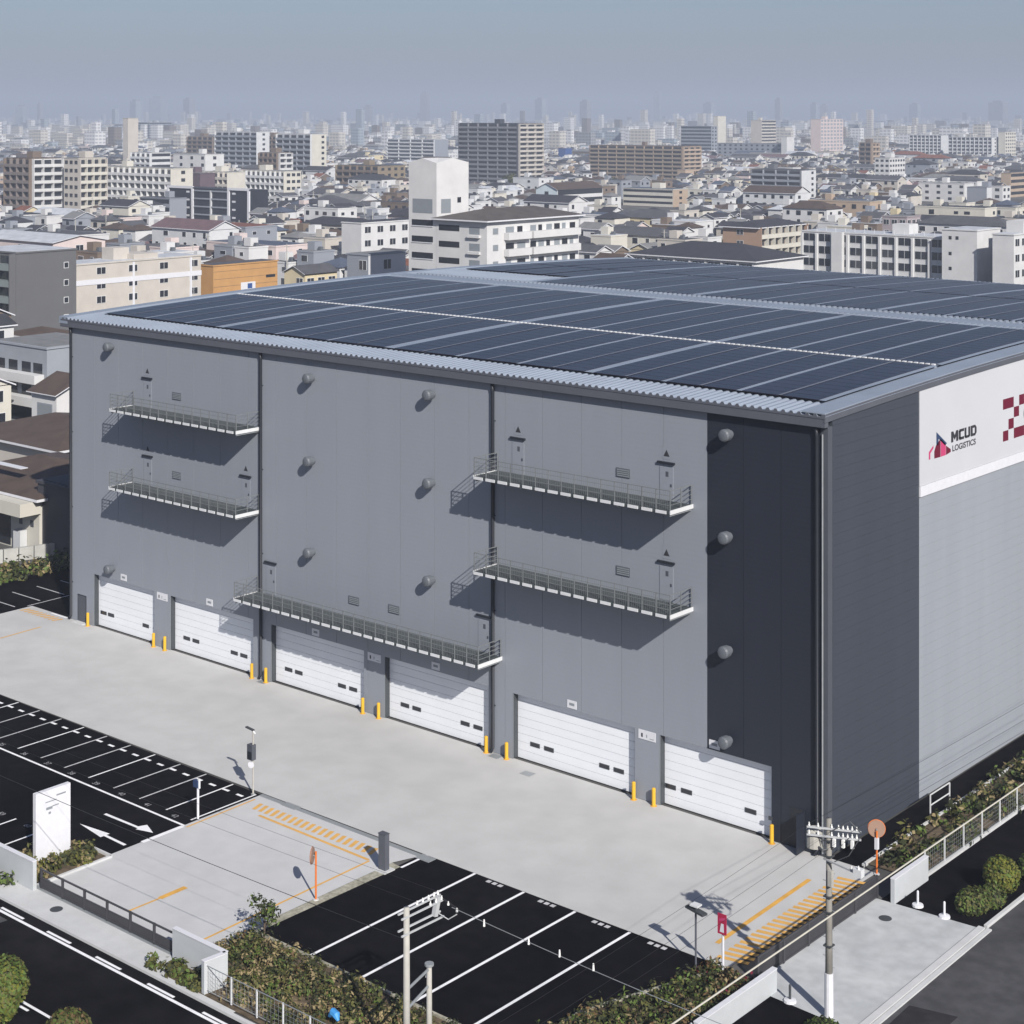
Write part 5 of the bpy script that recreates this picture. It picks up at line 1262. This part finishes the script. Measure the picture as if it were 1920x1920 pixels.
# ------------------------------------------------------------------ far city to the horizon
FW = [facade_far('far_white', (.58, .58, .585), (.30, .31, .33)), facade_far('far_cream', (.47, .45, .41), (.24, .24, .24)), facade_far('far_grey', (.24, .25, .265), (.12, .13, .145)),
      facade_far('far_brown', (.16, .135, .12), (.09, .085, .085)), facade_far('far_blue', (.27, .31, .35), (.15, .18, .21))]
FR = [MR('charcoal'), MR('dark grey'), MR('mid grey'), MR('silver'), MR('dark brown'), MW('pale grey')]
fr = random.Random(23); q = MB()
d = 1600.0
def fbx(q, x0, x1, y0, y1, h, m, mr):
    k = len(q.v); i, j = q.mi(m), q.mi(mr)
    q.v += [(x0, y0, -.05), (x1, y0, -.05), (x1, y1, -.05), (x0, y1, -.05), (x0, y0, h), (x1, y0, h), (x1, y1, h), (x0, y1, h)]
    for f, mm in (((4, 5, 6, 7), j), ((0, 1, 5, 4), i), ((1, 2, 6, 5), i), ((2, 3, 7, 6), i), ((3, 0, 4, 7), i)): q.f.append(tuple(k + z for z in f)); q.m.append(mm)
while d < 9800:
    step = 10.5 + (d - 1600) * .008
    l = -d * .315 - 30
    while l < d * .315 + 30:
        s_ = fr.uniform(5.5, 12) * (1 + (d - 1600) / 10000); l += s_ * 1.15 + fr.uniform(1, 7) * (1 + (d - 1600) / 4000)
        dd = d + fr.uniform(-step / 2, step / 2)
        x = CAMP[0] + FV[0] * dd + RV[0] * l; y_ = CAMP[1] + FV[1] * dd + RV[1] * l
        u = fr.random()
        if u < .84: h = fr.uniform(4, 9); ww = s_
        elif u < .97: h = fr.uniform(8, 16); ww = s_ * fr.uniform(1, 2.2)
        elif u < .996: h = fr.uniform(16, 28); ww = s_ * fr.uniform(1, 2.4)
        else: h = fr.uniform(30, 52) * (1 if d > 2500 else .7); ww = s_ * 1.1
        dp = s_ * fr.uniform(.6, 1.1)
        if d < 2500 and not free(x - ww / 2, x + ww / 2, y_ - dp / 2, y_ + dp / 2): continue
        fbx(q, x - ww / 2, x + ww / 2, y_ - dp / 2, y_ + dp / 2, h, fr.choice(FW[:2] * 3 + FW), fr.choice(FR))
    d += step
q.build('distant_city', None, 'stuff')
TOW = [(-4007.0, 3080.3, 88.3, 44.6, 'broad slate tower, widest high-rise on the left skyline'),
       (-4052.8, 3230.7, 86.5, 31.7, 'grey high-rise right of the broad slate tower on the left skyline'),
       (-3704.5, 2770.6, 75.7, 28.8, 'pale high-rise left of the broad slate tower'),
       (-3667.4, 3844.7, 106.7, 24.5, 'slim tall tower alone above the centre-left skyline'),
       (-3164.8, 3801.0, 85.2, 28.8, 'dark high-rise above the large dark apartment tower'),
       (-2888.1, 3658.6, 76.8, 25.9, 'pale high-rise above the left end of the long brown slab'),
       (-3160.9, 4372.8, 109.2, 21.6, 'tallest slim tower right of the skyline centre'),
       (-2717.7, 4373.0, 86.5, 18.7, 'slim dark tower above the long dark low slab'),
       (-2487.5, 4190.9, 70.4, 18.7, 'dark tower directly above the pink-beige gridded tower'),
       (-2541.0, 4334.7, 66.7, 18.7, 'bluish tower just right of the dark tower above the pink gridded one'),
       (-2442.5, 4703.2, 71.0, 28.8, 'grey high-rise above the grey apartment row'),
       (-2156.9, 4663.3, 76.0, 46.1, 'broad bluish high-rise at the far right skyline'),
       (-4060.0, 2656.0, 62.3, 27.4, 'low grey high-rise near the left picture edge'),
       (-4514.5, 3025.2, 73.1, 15.8, 'slim tower near the left picture edge'),
       (-3336.3, 3843.7, 70.6, 24.5, 'pale high-rise left of the dark one above the large apartment tower'),
       (-3494.0, 3424.5, 63.3, 21.6, 'pale high-rise left of the slim tall tower'),
       (-2955.9, 4358.7, 74.7, 31.7, 'broad hazy high-rise above the grey gridded slab')]
for i, (x, y_, h, ww, lb) in enumerate(TOW):
    t = thing('high_rise', lb, 'high-rise', (x, y_, 0), R(HEAD - 45 if i % 3 else 10), 'hazy high-rises on the skyline')
    q = MB(); fbx(q, -ww * .5, ww * .5, -ww * .35, ww * .35, h, FW[2] if i % 2 else FW[4], FR[1]); q.build('tower_shaft', t)
    q = MB(); fbx(q, -ww * .3, ww * .3, -ww * .2, ww * .2, h + 5, FW[2], FR[1]); q.build('tower_top', t)

# ------------------------------------------------------------------ city trees
TM = []
for k in range(3):
    q = MB(); tr_ = random.Random(50 + k)
    for _ in range(9):
        leaf_quads(q, (tr_.uniform(-1.8, 1.8), tr_.uniform(-1.8, 1.8), tr_.uniform(3.2, 6.6)), (1.9, 1.9, 1.5), 70, .5, [[M_leafB, M_leafB, M_leafA], [M_leafB, M_leafD, M_leafB], [M_leafA, M_leafB, M_leafR]][k], rng=tr_, shell=.4)
    q2 = MB(); q2.tube([(0, 0, 0), (.1, 0, 2.5), (0, .1, 5)], [.3, .22, .08], M_bark, 6)
    for a in range(4): q2.tube([(0, 0, 2.2), (1.2 * math.cos(a * 1.6), 1.2 * math.sin(a * 1.6), 4.3)], [.13, .04], M_bark, 5)
    TM.append((q.mesh('crown'), q2.mesh('trunk')))
TREES = [(-428.3, 363.1, 1.0, 'dark round tree between the black modern building and the long white building'),
         (-454.6, 394.3, 0.8, 'smaller dark tree right of the dark round tree by the long white building'),
         (-456.1, 374.4, 0.9, 'dark tree right beside the black modern building'),
         (-527.3, 587.9, 1.5, 'large olive tree in front of the large dark apartment tower'),
         (-501.9, 550.3, 1.0, 'smaller olive tree left of the large olive tree below the dark tower'),
         (-504.9, 718.2, 1.2, 'round green tree at the right end of the long brown slab'),
         (-509.6, 651.8, 1.0, 'dark tree right of the pale blue school wing'),
         (-529.1, 688.2, 0.9, 'tree behind the tan-ended block, right of the school wing'),
         (-358.9, 658.8, 1.0, 'green tree left of the white shop building'),
         (-373.8, 659.9, 0.9, 'low green tree right of the dark grey flats'),
         (-370.2, 833.5, 1.2, 'dark tree at the right edge above the brown block'),
         (-1397.8, 1306.0, 1.6, 'pale tree standing far back, right of the striped towers')]
for i, (x, y_, sc, lb) in enumerate(TREES):
    t = thing('tree', lb, 'tree', (x, y_, 0), i * 1.3, 'trees among the houses'); t.scale = (sc, sc, sc)
    link('crown', TM[i % 3][0], t); link('trunk', TM[i % 3][1], t)
# wooded park on the far left, one mass
q = MB(); tr_ = random.Random(5)
for k in range(60):
    dd = tr_.uniform(1900, 2150); l = tr_.uniform(-.304, -.244) * dd
    x = CAMP[0] + FV[0] * dd + RV[0] * l; y_ = CAMP[1] + FV[1] * dd + RV[1] * l
    leaf_quads(q, (x, y_, 6), (7, 7, 7), 60, 1.4, [M_leafB, M_leafB, M_leafD], rng=tr_, shell=.4)
q.build('park_woods', None, 'stuff')

# ------------------------------------------------------------------ haze
hz = MB(); hz.box(-11000, 1500, -400, 11500, -1.2, 165, M_white)
ho = hz.build('haze', None, 'stuff')
hm_ = bpy.data.materials.new('haze_air'); hm_.use_nodes = True; t = hm_.node_tree; t.nodes.clear()
out = t.nodes.new('ShaderNodeOutputMaterial'); pv = t.nodes.new('ShaderNodeVolumePrincipled')
pv.inputs['Density'].default_value = .00031; pv.inputs['Color'].default_value = (.62, .70, .845, 1); pv.inputs['Anisotropy'].default_value = 0.0
t.links.new(pv.outputs[0], out.inputs['Volume'])
ho.data.materials.clear(); ho.data.materials.append(hm_)
print('HOUSES', len(cand), 'objects', len(S.objects))
